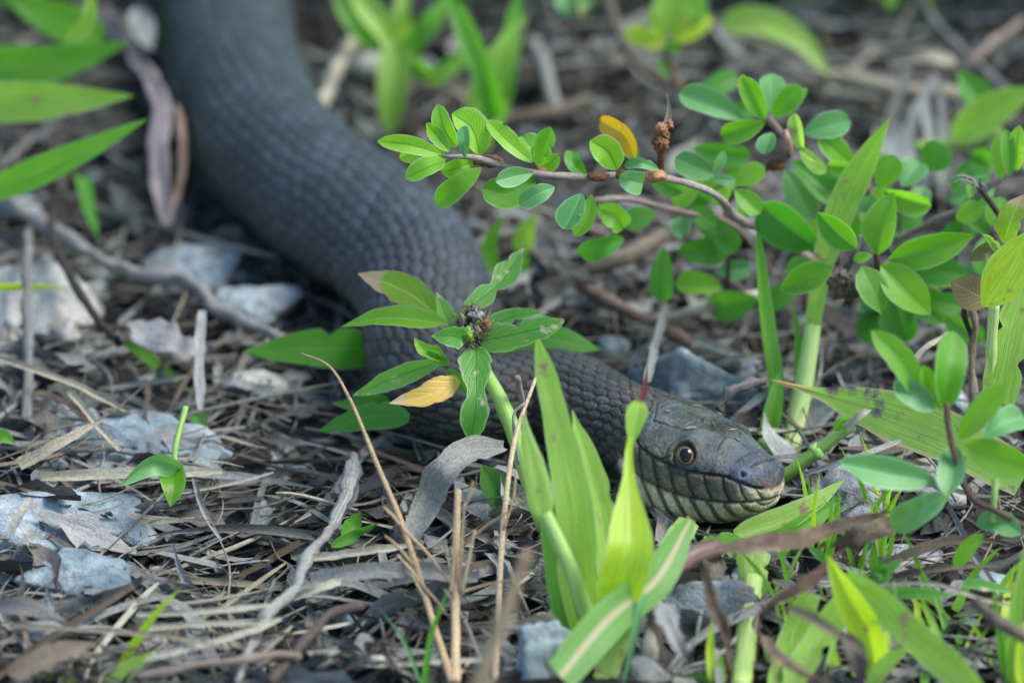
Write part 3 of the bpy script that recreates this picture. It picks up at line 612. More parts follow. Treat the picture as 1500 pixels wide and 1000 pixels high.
individuals('dry_grass_blade', 'straw', 240, [('straw_grey', 'grey dead grass blade', .50), ('straw_pale', 'pale dead grass blade', .22), ('straw_brown', 'brown dead grass blade', .28)],
            'dead grass blade', 'dead grass blades', .32, .52, .06, .6, 1.2)
individuals('twig', 'twig', 26, [('twig', 'grey bare twig', .6), ('twig_dark', 'dark bare twig', .4)], 'twig', 'loose twigs', .30, .50, .07, .6, 1.1)
individuals('pebble', 'pebble', 46, [('stone_blue', 'bluish pebble', .6), ('stone_pale', 'pale pebble', .4)], 'pebble', 'pebbles', .15, .35, .3, .8, 1.5)

# ------------------------------------------------------------------ stones
def stone(px, py, wpx, hpx, seed, mat, label, name='stone', tilt=0.0, yaw=0.0, sink=.35, deep=None, planes=9):
    V, Fc = stone_shape(seed, 5, planes, .10); flat = px < 450; g = G(px, py, .4) if flat else G(px, py + hpx * .3, .3)
    sx = wpx * SC * .5 / .85; sz = hpx * SC * .5 / .8; dp = deep if deep else sx * .8
    if flat: dp = hpx * SC * .5 / math.sin(PITCH) * .72; sz = min(.75, sz * .6)
    V = V * np.array([sx, dp, sz]); c, s = math.cos(tilt), math.sin(tilt); V = np.stack([V[:, 0] * c - V[:, 2] * s, V[:, 1], V[:, 0] * s + V[:, 2] * c], 1)
    c, s = math.cos(yaw), math.sin(yaw); V = np.stack([V[:, 0] * c - V[:, 1] * s, V[:, 0] * s + V[:, 1] * c, V[:, 2]], 1)
    at = np.array([g[0], g[1] + (0 if flat else .3), .24 if flat else sz * (1 - sink) * .30])
    return link(name, mkmesh('stone', V, Fc, M[mat]), None, at, label, 'stone')
stone(84, 768, 190, 150, 3, 'stone_blue', 'large blocky blue grey stone at the lower left, upper half of a split pair', tilt=.08, deep=.9, planes=7)
stone(112, 850, 160, 110, 5, 'stone_blue', 'smaller blue grey stone wedged below the large blocky stone', deep=.6, planes=7)
stone(172, 655, 240, 110, 7, 'stone_blue', 'flat blue grey stone behind the drooping green seedling leaf')
stone(86, 440, 105, 190, 8, 'stone_pale', 'cream coloured stone crossed by dark vines near the slanting stick', deep=1.2)
stone(14, 455, 90, 190, 9, 'stone_pale', 'cream coloured stone cut by the left edge of the view', deep=1.2)
stone(285, 372, 160, 100, 11, 'stone_blue', 'grey stone lying between the slanting stick and the snake')
stone(385, 440, 120, 100, 12, 'stone_blue', 'pale blue stone beside the lower end of the slanting stick')
stone(372, 552, 80, 60, 13, 'stone_pale', 'tan stone in front of the flat leaf beside the snake')
stone(80, 608, 150, 80, 14, 'stone_blue', 'dull blue stone under the forked pale straw')
stone(1030, 556, 215, 130, 15, 'stone_blue', 'big mottled blue stone right behind the snake head', deep=1.1, tilt=-.15)
stone(1258, 728, 140, 110, 17, 'stone_grey', 'grey stone between the snake snout and the clover sprig', deep=.8)
stone(790, 955, 95, 150, 19, 'stone_blue', 'upright angular blue grey stone below the grass clump', deep=.6, planes=8, tilt=.1)
stone(1035, 878, 150, 100, 23, 'stone_dark', 'shaded blue stone behind the thick grass stem')
stone(1320, 805, 100, 55, 24, 'stone_grey', 'flat grey stone under the low clover leaves')
stone(870, 560, 50, 40, 25, 'stone_grey', 'grey stone hidden behind the neck of the snake') if False else None
stone(230, 965, 90, 50, 27, 'stone_blue', 'small blue stone behind the bright grass seedling')
stone(640, 850, 60, 40, 28, 'stone_grey', 'grey pebble like stone behind the broken dry stalk')
stone(22, 790, 40, 90, 29, 'stone_grey', 'narrow grey stone at the left edge beside the large blocky stone')
# ------------------------------------------------------------------ plants
SH = {'ovate': ([0, .08, .25, .45, .65, .85, 1], [.10, .42, .88, 1, .86, .45, .02]),
      'oblong': ([0, .06, .2, .4, .62, .8, .92, 1], [.10, .36, .74, .96, 1, .82, .48, .06]),
      'obov': ([0, .06, .2, .4, .62, .8, .92, 1], [.08, .28, .62, .90, 1, .90, .60, .10]),
      'lance': ([0, .06, .2, .4, .7, .9, 1], [.30, .62, .95, 1, .66, .26, .02]),
      'blade': ([0, .1, .4, .7, .9, 1], [.75, .92, 1, .82, .38, .03]),
      'taper': ([0, .3, .7, 1], [1, .9, .55, .03]),
      'strap': ([0, .1, .5, .9, 1], [.9, 1, 1, .9, .55]),
      'blunt': ([0, .1, .4, .75, .93, 1], [.80, .95, 1, .72, .42, .10]),
      'waist': ([0, .10, .28, .40, .46, .54, .70, .86, 1], [.45, .92, 1, .78, .60, .64, .90, .62, .02]),
      'notch': ([0, .12, .30, .40, .47, .60, .78, 1], [.40, .72, .80, .42, .62, 1.0, .72, .02]),
      'spear': ([0, .05, .2, .38, .55, .8, 1], [.45, .80, 1, .86, .42, .20, .12])}
pr_ = random.Random(5)
OFF = 0.0
def FF(px, py, d):                        # like F, never below the litter
    d = d + OFF
    if -12 < d < -3: d = -3 + (d + 3) * .65
    return F(px, py, min(d, gd(px, py, .35)))
def sheet(root, name, pts, w, mat, d=0.0, shape='oblong', roll=None, fold=None, n=18, m=6, wav=.10, curl=0.0, arch=.06, label=None, pitch=None, world=False):
    """a leaf from base to tip through photo points (px, py[, depth behind focus]); w = full width in photo pixels"""
    if roll is None: roll = pr_.uniform(-28, 28)
    if fold is None: fold = pr_.uniform(.15, .60)
    if pitch is None: pitch = pr_.uniform(-.35, .35)
    Pw = []
    L = math.hypot(pts[-1][0] - pts[0][0], pts[-1][1] - pts[0][1]) * SC
    for i, p in enumerate(pts):
        dd = p[2] if len(p) > 2 else d + pitch * L * i / (len(pts) - 1)
        Pw.append(FF(p[0], p[1], dd))
    P = spline(Pw, n); T = unit(np.gradient(P, axis=0)); V = unit(CAM - P)
    N = unit(V - T * np.sum(T * V, -1, keepdims=True)); N = rot(N, T, math.radians(roll))
    t = np.linspace(0, 1, n)
    if len(pts) == 2: P = P + N * (np.sin(t * np.pi) * arch * L)[:, None]
    xs, ys = SH[shape] if isinstance(shape, str) else shape
    W = np.maximum(hermite(t, xs, ys), .02) * w * SC * .5 * (FOCUS + (d if len(pts[0]) < 3 else pts[0][2])) / DIST / max(.62, math.cos(math.radians(roll)))
    bite = [(pr_.choice((-1, 1)), pr_.uniform(.3, .95), pr_.uniform(.15, .45), pr_.uniform(.02, .06)) for _ in range(2)] if pr_.random() < (.6 if mat.startswith('weed') else .18) and n < 40 else None
    if bite or mat.startswith('weed'): n_ = 44; P, N, W = spline(P, n_), unit(spline(N, n_)), np.interp(np.linspace(0, 1, n_), np.linspace(0, 1, n), W)
    Vx, fc, uv = ribbon(P, W, N, m, fold, curl, wav, pr_.randrange(999), .10 if mat.startswith('weed') else .035, bite)
    return link(name, mkmesh(name, Vx - org(root), fc, M[mat], uv), root, None, label)
def stalk(root, name, pts, w, mat, d=0.0, taper=(1, 1), k=8, n=22, rough=.12, label=None):
    P = spline([FF(p[0], p[1], p[2] if len(p) > 2 else d) for p in pts], n)
    R = np.interp(np.linspace(0, 1, n), np.linspace(0, 1, len(taper)), taper) * w * SC * .5 * (FOCUS + d) / DIST
    V, fc, uv = tubemesh(P, R, k, rough, pr_.randrange(999))
    return link(name, mkmesh(name, V - org(root), fc, M[mat], uv), root, None, label)
def lump(root, name, px, py, d, rx, ry, mat, seed=0, rough=.35, label=None):
    V, Fc = ico(3); V = V * (1 + rough * fbm(V, 2.5, seed, 3))[:, None] * np.array([rx, (rx + ry) / 2, ry]) * SC
    return link(name, mkmesh(name, V + FF(px, py, d) - org(root), Fc, M[mat], np.full((len(V), 2), .5)), root, None, label)
def plant(name, label, cat, px, py, group=None):
    return thing(name, label, cat, G(px, py, .1), group)

# -- the battered weed in front of the snake
OFF = -1.0
r = plant('wild_weed', 'battered weed with long green leaves round a hairy brown bud, before the coil', 'weed', 790, 770)
stalk(r, 'stem', [(800, 775, -1.6), (772, 690, -1.2), (742, 605, -.6), (712, 545, -.2), (696, 510, 0)], 27, 'stem_green', taper=(1, 1, .95, .8, .6))
sheet(r, 'leaf', [(672, 556, -.6), (628, 578, -.8), (570, 590, -.8)], 36, 'weed_gold', shape='lance', roll=15, label='golden yellow dying leaf')
sheet(r, 'leaf', [(648, 528), (590, 548), (516, 580)], 33, 'weed', d=.3, shape='ovate', roll=-18, fold=.35)
sheet(r, 'leaf', [(652, 474), (570, 466), (500, 478)], 34, 'weed_lime', d=.1, shape='lance', roll=30, fold=.5)
sheet(r, 'leaf', [(648, 470), (615, 440), (580, 420), (524, 401)], 46, 'weed_yellow', d=.7, shape='ovate', roll=10, fold=.2, label='yellowing leaf with a brown tip')
sheet(r, 'leaf', [(660, 478), (648, 450), (639, 428)], 24, 'weed', d=.4, shape='lance', roll=20, fold=.4)
sheet(r, 'leaf', [(684, 452, .1), (712, 432, .3), (738, 408, .5), (767, 363, .8)], 40, 'weed', shape='notch', roll=-12, fold=.3, n=26, label='leaf with bitten edges')
sheet(r, 'leaf', [(702, 500, -.2), (760, 488, -.4), (800, 478, -.5), (826, 468, -.5)], 44, 'weed', shape=([0, .1, .3, .6, .85, 1], [.3, .8, 1, .9, .6, .1]), roll=8, fold=.25, curl=-.25, label='wide leaf with a withered end')
sheet(r, 'leaf', [(700, 488, .1), (745, 466, .2), (800, 456, .2)], 26, 'weed', shape='lance', roll=-30, fold=.5)
sheet(r, 'leaf', [(684, 496, -.5), (660, 492, -.9), (632, 492, -1.0)], 34, 'weed', shape='ovate', roll=-10, fold=.3)
sheet(r, 'leaf', [(650, 522, -.1), (622, 515, -.4), (607, 495, -.3)], 26, 'weed_lime', shape='ovate', roll=25, fold=.6)
sheet(r, 'leaf', [(655, 535, 0), (640, 520, -.3), (622, 512, -.5)], 22, 'weed', shape='ovate', roll=-25, fold=.5)
sheet(r, 'leaf', [(655, 540, .3), (672, 560, .3), (684, 578, .3)], 22, 'clover_dark', shape='ovate', roll=10)
sheet(r, 'leaf', [(697, 512, -.4), (697, 560, -.9), (696, 600, -1.1), (690, 649, -.9)], 47, 'weed', shape='waist', roll=4, fold=.22, n=28, label='drooping leaf pinched at the middle')
for i in range(26):
    lump(r, 'floret', 689 + pr_.gauss(0, 8), 477 + pr_.gauss(0, 13), -.2 - pr_.uniform(0, .35), pr_.uniform(4, 8), pr_.uniform(5, 9), pr_.choice(['bud', 'bud', 'straw_brown', 'weed_lime', 'dead_pink']), 30 + i, .9)
for (bx, by), ang in [((684 + 8 * math.cos(k * 1.7), 470 + 8 * math.sin(k * 1.7)), k) for k in range(6)]:
    a = ang * 1.05 + .3; sheet(r, 'sepal', [(bx, by, -.3), (bx + 15 * math.cos(a), by - 15 * math.sin(a), -.4)], 8, 'weed_lime', shape='lance')
V_, f_2, u_, k0 = [], [], [], 0
for i in range(150):
    a = pr_.uniform(0, 6.28); s0 = 12; L = pr_.uniform(10, 26); x, y = 690 + s0 * math.cos(a), 478 - 17 * math.sin(a)
    P = spline([FF(x, y, -.3), FF(x + L * .6 * math.cos(a), y - L * .6 * math.sin(a), -.3 + pr_.uniform(-.3, .3)), FF(x + L * math.cos(a + .25), y - L * math.sin(a + .25), -.3 + pr_.uniform(-.4, .4))], 5)
    V, fc, uv = tubemesh(P, np.linspace(.011, .004, 5), 3); V_.append(V - org(r)); f_2 += [[q + k0 for q in f] for f in fc]; u_.append(uv); k0 += len(V)
link('hair', mkmesh('hair', np.vstack(V_), f_2, M['straw_pale'], np.vstack(u_)), r, kind='stuff')

OFF = 0.0
# -- low leaves behind the coil
r = plant('broad_leaf_weed', 'flat broad green leaves pressed against the left side of the coil', 'weed', 500, 640)
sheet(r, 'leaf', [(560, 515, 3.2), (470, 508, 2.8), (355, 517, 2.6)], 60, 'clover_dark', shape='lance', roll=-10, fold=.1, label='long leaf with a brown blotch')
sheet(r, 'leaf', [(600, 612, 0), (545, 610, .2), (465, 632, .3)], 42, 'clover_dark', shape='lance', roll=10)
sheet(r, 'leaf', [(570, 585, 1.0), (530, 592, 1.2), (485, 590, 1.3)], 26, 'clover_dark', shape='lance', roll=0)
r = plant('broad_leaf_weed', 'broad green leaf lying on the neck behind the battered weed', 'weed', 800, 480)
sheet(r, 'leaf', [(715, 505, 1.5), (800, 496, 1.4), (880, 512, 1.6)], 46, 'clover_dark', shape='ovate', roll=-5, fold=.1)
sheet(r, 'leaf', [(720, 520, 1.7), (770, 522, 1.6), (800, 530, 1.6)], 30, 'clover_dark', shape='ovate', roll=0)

# -- the bright grass clump before the head
r = plant('grass_clump', 'clump of bright broad grass blades standing in front of the snake neck', 'grass', 870, 960)
sheet(r, 'blade', [(862, 935, -7.0), (848, 840, -7.3), (842, 740, -7.4), (815, 610, -7.2), (787, 497, -7.0)], 58, 'grass', shape='blunt', roll=-12, fold=.28, n=30, m=8, wav=.12)
sheet(r, 'blade', [(900, 890, -6.6), (888, 800, -6.2), (872, 715, -6.0), (838, 600, -5.8)], 46, 'grass', shape='blade', roll=20, fold=.35, n=26, m=8)
sheet(r, 'blade', [(850, 925, -6.6), (826, 870, -6.6), (818, 800, -6.4), (812, 730, -6.2)], 40, 'grass_green', shape='strap', roll=-30, fold=.3, n=22)
sheet(r, 'blade', [(900, 884, -8.8), (921, 812, -9.2), (922, 760, -8.7), (921, 715, -8.2), (921, 668, -7.6), (925, 640, -7.4)], 74, 'grass_lime', shape=([0, .05, .16, .32, .5, .66, .82, 1], [.55, .86, 1, .96, .72, .40, .20, .14]), roll=4, fold=.2, n=36, m=10, wav=.06, curl=.1, label='folded yellow green blade in front of the jaw')
sheet(r, 'blade', [(925, 645, -7.3), (933, 605, -7.2), (944, 570, -7.0), (948, 534, -6.9)], 33, 'grass_tip', shape=([0, .2, .40, .52, .75, 1], [.35, .85, 1, .50, .28, .04]), roll=0, fold=.35, n=24, label='short blade with a purple withered tip')
stalk(r, 'stem', [(866, 918, -7.9), (832, 825, -8.0), (798, 752, -7.8)], 27, 'stem_green', d=-7.8, taper=(1, .95, .8))
sheet(r, 'sheath', [(795, 758, -7.7), (786, 700, -7.5), (772, 640, -7.2), (766, 607, -7.0)], 42, 'grass', shape=([0, .08, .3, .6, 1], [.5, .95, 1, .75, .15]), roll=-10, fold=.5, curl=-.5)
sheet(r, 'blade', [(1012, 760, -6.8), (960, 850, -8.4), (892, 905, -9.6), (820, 990, -11.0)], 56, 'grass_striped', shape=([0, .15, .5, .9, 1], [.25, .7, 1, 1, .9]), roll=-14, fold=.12, n=28, m=8, label='drooping blade with a pale midrib')
sheet(r, 'blade', [(945, 870, -9.0), (935, 900, -9.2), (912, 1010, -9.6)], 13, 'clover_blue', shape='taper', roll=10)
sheet(r, 'blade', [(880, 1000, -8.0), (905, 930, -8.0), (935, 880, -8.0)], 40, 'grass', shape='blade', roll=20, fold=.3)
sheet(r, 'husk', [(958, 1010, -7.8), (955, 950, -8.2), (962, 870, -8.2)], 40, 'straw_brown', shape='ovate', roll=0, fold=.5, curl=-.9, wav=.5)
sheet(r, 'husk', [(950, 985, -8.6), (952, 945, -8.8), (950, 915, -8.7)], 26, 'straw_pale', shape='ovate', roll=0, fold=.2, curl=-.5, wav=.4, label='pale papery husk')

# -- thick jointed grass lying under and beside the head
r = plant('jointed_grass', 'thick jointed grass stem with a purple base, rising below the snake chin', 'grass', 1090, 1000)
stalk(r, 'stem', [(1084, 1010, -8.2), (1094, 930, -6.7), (1103, 850, -4.9)], 34, 'stem_pale', d=-6, taper=(.9, 1, .9))
sheet(r, 'sheath', [(1080, 1010, -8.4), (1096, 950, -7.4), (1112, 895, -6.5)], 44, 'stem_purple', shape='lance', roll=0, fold=.2, curl=-.8, label='purple sheath at the stem base')
sheet(r, 'sheath', [(1104, 872, -5.2), (1103, 830, -4.6), (1104, 790, -4.0)], 58, 'grass', shape=([0, .2, .6, 1], [.5, .7, .95, 1]), roll=0, fold=.5, curl=-.6)
sheet(r, 'blade', [(1090, 800, -3.6), (1045, 800, -4.2), (1000, 815, -4.6)], 38, 'grass_green', shape='lance', roll=10, fold=.3)
sheet(r, 'blade', [(1075, 782, -3.4), (1140, 765, -3.0), (1190, 738, -2.8), (1238, 702, -2.4)], 40, 'grass', shape='lance', roll=-15, fold=.4)
sheet(r, 'blade', [(1090, 800, -3.3), (1150, 790, -3.2), (1232, 728, -2.6)], 44, 'grass_green', shape='lance', roll=15, fold=.3)
stalk(r, 'stem', [(1118, 722, -.5), (1190, 666, -1.0), (1247, 620, -1.1)], 21, 'stem_green', d=-2, taper=(1.05, .9, .9, .95, 1.15))
lump(r, 'node', 1196, 661, -1.0, 12, 12, 'stem_green', 5, .2); sheet(r, 'sheath', [(1240, 628, -1.3), (1262, 606, -1.4), (1278, 600, -1.2)], 18, 'straw_pale', shape='taper', wav=.5, fold=.6)
sheet(r, 'sheath', [(1222, 630, -1.2), (1236, 616, -1.3), (1254, 618, -1.3)], 20, 'grass_green', shape='ovate', roll=20)
stalk(r, 'stem', [(955, 862, -6.8), (1000, 822, -5.6), (1050, 802, -4.6)], 34, 'stem_purple', d=-5.5, taper=(.8, 1, .9), label='pinkish joint of the lying stem')
sheet(r, 'sheath', [(1010, 762, -4.4), (985, 800, -5.4), (960, 855, -6.6)], 36, 'grass', shape='strap', roll=10, fold=.3, curl=-.4)
r = plant('tall_grass', 'tall pale green grass stem with one long pointed blade, right of the snake head', 'grass', 1135, 715)
stalk(r, 'stem', [(1136, 720, .2), (1156, 660, .8), (1178, 560, 1.4), (1194, 455, 1.8), (1208, 380, 1.9)], 32, 'stem_pale', d=1, taper=(1, 1, .95, .8, .7))
sheet(r, 'blade', [(1190, 475, 1.6), (1212, 365, 1.6), (1248, 275, 1.4), (1304, 172, .8)], 47, 'grass', shape=([0, .2, .45, .65, .85, 1], [.55, .60, .92, 1, .55, .03]), roll=-8, fold=.25, n=30, m=8)
sheet(r, 'sheath', [(1122, 690, .4), (1128, 640, .7), (1136, 590, .8), (1143, 541, 1.0)], 34, 'grass_green', shape='blade', roll=-15, fold=.5)
sheet(r, 'blade', [(1136, 640, 1.4), (1132, 550, 1.6), (1118, 450, 1.8), (1107, 320, 1.6)], 26, 'grass_green', shape='blade', roll=35, fold=.5, n=28)
sheet(r, 'blade', [(1165, 560, 1.8), (1168, 500, 2.0), (1160, 438, 2.2)], 13, 'grass_green', shape='lance', roll=20, fold=.5)
r = plant('stained_grass', 'wide grass blade streaked with purple, pointing left toward the snake snout', 'grass', 1490, 800)
sheet(r, 'blade', [(1500, 700, -2.2), (1400, 645, -1.6), (1300, 606, -1.0), (1205, 577, -.5), (1130, 556, -.2)], 76, 'grass_purple', shape=([0, .25, .5, .70, .82, 1], [.8, .95, 1, .62, .22, .03]), roll=-6, fold=.12, n=30, m=8, wav=.10, label='blade with purple stains and a withered point')

# -- the clover bush (trifoliate leaves), branch by branch
CG = 'branches of the small leaved clover bush'
OFF = -1.0
r = thing('clover_branch', 'woody clover branch reaching left toward the coil, with one golden leaf', 'clover', G(1184, 372, .1), CG)
stalk(r, 'twig', [(1190, 380, 5), (1150, 355, 4.0), (1080, 318, 2.2), (1044, 282, 1.2), (976, 261, .5), (905, 256, .2), (860, 260, 0), (796, 255, -.2), (732, 242, -.3), (694, 231, -.4), (648, 229, -.5)], 12, 'twig_pale', taper=(1.1, 1.1, 1, .95, .9, .9, .9, .9, .85, .8, .4), n=60, rough=.35)
for x, y, a, b in [(716, 236, 22, 7), (793, 252, 9, 8), (876, 258, 16, 6), (960, 258, 18, 8), (910, 256, 8, 7)]: lump(r, 'node', x, y, -.1, a * .9, b, 'bud', int(x), .3)
stalk(r, 'seed_spike', [(968, 258, .4), (969, 232, .3), (973, 205, .2)], 12, 'bud', taper=(.7, 1, .8))
for k in range(7): lump(r, 'seed', 966 + 5 * math.sin(k * 2.3) + k * 1.2, 218 - k * 6, .2 + .1 * math.cos(k * 2), 7, 7, 'bud', 50 + k, .6)
sheet(r, 'awn', [(972, 190, .2), (980, 165, .2), (977, 134, .1)], 10, 'straw_pale', shape='taper', roll=0, fold=.5)
A = [((646, 226), (600, 212), (553, 207), 28, 'clover_young', -.6), ((655, 232), (620, 222), (585, 232), 30, 'clover_young', -.2), ((652, 236), (625, 246), (594, 262), 32, 'clover_young', -.7),
     ((658, 222), (640, 200), (625, 180), 24, 'clover_young', -.4), ((668, 216), (650, 186), (641, 153), 30, 'clover_young', -.3), ((703, 228), (692, 190), (662, 166), 48, 'clover_young', -.1),
     ((681, 231), (680, 205), (677, 186), 20, 'clover_blue', -.8), ((705, 246), (672, 272), (640, 300), 36, 'clover', -.7), ((693, 236), (670, 246), (646, 252), 28, 'clover_young', -.1),
     ((780, 238), (745, 208), (714, 176), 30, 'clover_young', -.3), ((786, 242), (800, 212), (806, 186), 32, 'clover', -.4), ((784, 236), (778, 215), (766, 200), 34, 'clover_young', .2),
     ((788, 246), (806, 238), (818, 226), 28, 'clover_young', .4), ((780, 254), (755, 258), (726, 266), 30, 'clover_blue', -.9), ((784, 262), (745, 284), (706, 276), 52, 'clover', -.2),
     ((812, 274), (790, 284), (761, 300), 32, 'clover_blue', -.8), ((904, 248), (890, 222), (864, 206), 44, 'clover_young', -.4), ((930, 234), (915, 198), (878, 176), 38, 'gold', -.1),
     ((932, 236), (922, 216), (912, 200), 30, 'clover', .4), ((908, 258), (925, 266), (942, 270), 36, 'clover_blue', -.8), ((852, 284), (842, 305), (826, 336), 40, 'clover_blue', -.6),
     ((866, 285), (862, 315), (842, 346), 28, 'clover', -.3), ((876, 305), (900, 318), (914, 334), 40, 'clover', 1.5), ((914, 350), (880, 362), (847, 372), 34, 'clover_dark', 1.8),
     ((965, 248), (940, 240), (915, 242), 18, 'clover_blue', -.2), ((950, 262), (975, 270), (1000, 282), 30, 'clover_dark', 1.2), ((860, 258), (840, 240), (838, 222), 26, 'clover_dark', 1.0)]
for a, b, c, w, mt, d in A:
    nm = 'golden yellow leaflet' if mt == 'gold' else None
    sheet(r, 'leaflet', [(*a, d + pr_.uniform(-.1, .1)), (*b, d - pr_.uniform(.0, .25)), (*c, d + pr_.uniform(-.3, .3))], w, mt, shape='obov' if mt != 'clover_young' else 'oblong', fold=pr_.uniform(.25, .5), label=nm, n=20, m=8)
OFF = 0.0
r = thing('clover_branch', 'lower shaded clover branch hanging under the long woody branch', 'clover', G(1120, 420, .1), CG)
stalk(r, 'twig', [(1130, 400, 7), (1090, 345, 4.5), (1056, 322, 3), (1000, 311, 2.4), (924, 292, 2), (868, 294, 1.6)], 9, 'twig_pale', n=40, rough=.3)
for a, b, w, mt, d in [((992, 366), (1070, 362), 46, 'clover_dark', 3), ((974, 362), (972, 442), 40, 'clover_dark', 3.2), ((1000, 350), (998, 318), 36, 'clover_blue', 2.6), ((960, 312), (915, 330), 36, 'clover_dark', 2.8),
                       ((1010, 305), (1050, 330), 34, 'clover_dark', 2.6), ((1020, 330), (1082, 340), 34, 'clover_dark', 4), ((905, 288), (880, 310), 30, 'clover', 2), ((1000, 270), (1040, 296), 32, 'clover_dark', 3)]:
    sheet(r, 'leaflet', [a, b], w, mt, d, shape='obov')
r = thing('clover_branch', 'upper clover branch with a dark red bud and rounded green leaflets', 'clover', G(1130, 330, .1), CG)
stalk(r, 'twig', [(1060, 300, 3), (1082, 278, 2.4), (1120, 248, 1.8), (1155, 228, 1.4), (1150, 205, 1.4), (1124, 172, 1.4)], 11, 'twig_pale', d=1.5, n=40, rough=.35)
lump(r, 'bud', 1153, 208, 1.2, 9, 17, 'stem_purple', 3, .2); lump(r, 'node', 1136, 241, 1.5, 14, 8, 'bud', 4, .3)
for a, b, w, mt, d in [((1120, 176), (1086, 112), 38, 'clover', 1.3), ((1128, 164), (1130, 108), 40, 'clover_blue', 1.9), ((1132, 170), (1172, 126), 38, 'clover', 1.2), ((1120, 180), (1056, 198), 38, 'clover', 1.0),
                       ((1090, 176), (996, 136), 48, 'clover_blue', 2.2), ((1130, 194), (1120, 226), 30, 'clover_blue', .9), ((1178, 196), (1246, 178), 42, 'clover_blue', 1.8), ((1176, 222), (1164, 166), 24, 'grass', .6),
                       ((1172, 222), (1210, 254), 22, 'grass', .7), ((1168, 215), (1196, 236), 14, 'grass', .6), ((1076, 270), (1120, 244), 32, 'clover', .9), ((1076, 278), (1114, 312), 34, 'clover', .7),
                       ((1070, 276), (1046, 300), 26, 'clover', .8), ((1050, 258), (988, 232), 40, 'clover_blue', 1.2), ((1045, 256), (1060, 222), 16, 'clover_blue', .8), ((1040, 262), (1078, 266), 14, 'clover_blue', .7),
                       ((1016, 216), (1098, 230), 40, 'clover_dark', 3.4), ((1160, 236), (1230, 300), 46, 'clover_dark', 3.0), ((1150, 250), (1190, 320), 46, 'clover_blue', 3.2), ((1182, 130), (1160, 152), 18, 'clover', 1.2),
                       ((1090, 110), (1080, 128), 14, 'weed_yellow', 1.1), ((1010, 150), (1080, 110), 36, 'clover_dark', 6.5), ((1060, 170), (1110, 150), 30, 'clover_dark', 5)]:
    sheet(r, 'leaflet', [a, b], w, mt, d, shape='obov')
r = thing('clover_branch', 'clover branch with the largest bright green leaflets, right of the tall blade', 'clover', G(1290, 460, .1), CG)
stalk(r, 'twig', [(1290, 470, 4.5), (1286, 420, 2), (1284, 376, .8), (1278, 330, 1.0), (1275, 285, 1.4), (1262, 240, 2.0)], 9, 'twig_red', d=1, n=36, rough=.3)
stalk(r, 'twig', [(1225, 430, 1.6), (1236, 400, 1.2), (1252, 372, 1.0), (1262, 345, 1.0)], 10, 'twig', d=1.2, rough=.5)
for k in range(8): lump(r, 'seed_husk', 1236 + 16 * math.sin(k * 2.1), 416 + 12 * math.cos(k * 1.7), 1.0 - .1 * k, 11, 9, 'straw_brown', 60 + k, .8)
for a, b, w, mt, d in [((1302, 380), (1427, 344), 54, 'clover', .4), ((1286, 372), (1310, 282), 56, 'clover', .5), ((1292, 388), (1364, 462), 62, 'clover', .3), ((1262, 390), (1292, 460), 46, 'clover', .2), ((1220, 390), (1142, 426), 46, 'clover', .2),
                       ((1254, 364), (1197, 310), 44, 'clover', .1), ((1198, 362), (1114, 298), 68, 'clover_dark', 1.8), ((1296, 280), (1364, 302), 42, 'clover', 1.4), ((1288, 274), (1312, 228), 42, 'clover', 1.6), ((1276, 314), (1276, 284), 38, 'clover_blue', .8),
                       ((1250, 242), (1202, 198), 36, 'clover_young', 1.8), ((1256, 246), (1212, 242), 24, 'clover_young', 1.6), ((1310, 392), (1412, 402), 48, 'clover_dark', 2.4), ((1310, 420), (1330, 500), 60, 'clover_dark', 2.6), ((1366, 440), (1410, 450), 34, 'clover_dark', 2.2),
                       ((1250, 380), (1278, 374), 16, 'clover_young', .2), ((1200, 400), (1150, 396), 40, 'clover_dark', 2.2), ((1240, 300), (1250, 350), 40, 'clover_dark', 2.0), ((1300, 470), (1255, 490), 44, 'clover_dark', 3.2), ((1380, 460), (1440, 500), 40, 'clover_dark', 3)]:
    sheet(r, 'leaflet', [a, b], w, mt, d, shape='ovate' if d < 1 else 'obov', m=8)
r = thing('clover_branch', 'reddish clover branch at the right edge with upright narrow young leaflets', 'clover', G(1330, 420, .1), CG)
stalk(r, 'twig', [(1316, 352, 2.6), (1360, 328, 2.0), (1410, 306, 1.6), (1452, 270, 1.2), (1500, 238, 1.0)], 12, 'twig_pale', d=1.6, n=34, rough=.3)
for a, b, w, mt, d in [((1468, 262), (1460, 200), 20, 'clover', .9), ((1478, 258), (1474, 190), 24, 'clover', .8), ((1490, 250), (1494, 184), 26, 'clover_young', .9), ((1500, 250), (1510, 190), 24, 'clover_young', 1.1), ((1440, 300), (1400, 320), 34, 'clover', 1.4),
                       ((1430, 300), (1418, 258), 26, 'clover', 1.8), ((1470, 290), (1450, 330), 36, 'clover', 1.3), ((1460, 300), (1440, 340), 30, 'clover_dark', 1.8), ((1350, 320), (1320, 330), 30, 'clover_dark', 2.6)]:
    sheet(r, 'leaflet', [a, b], w, mt, d, shape='oblong')
r = thing('clover_sprig', 'blurred pale clover sprig with long oval leaflets at the lower right, close to the lens', 'clover', G(1470, 900, .1))
stalk(r, 'twig', [(1500, 770, -6.8), (1460, 748, -7.0), (1418, 722, -7.4), (1392, 640, -7.6), (1386, 590, -7.6)], 9, 'twig_red', d=-7, n=30, rough=.25)
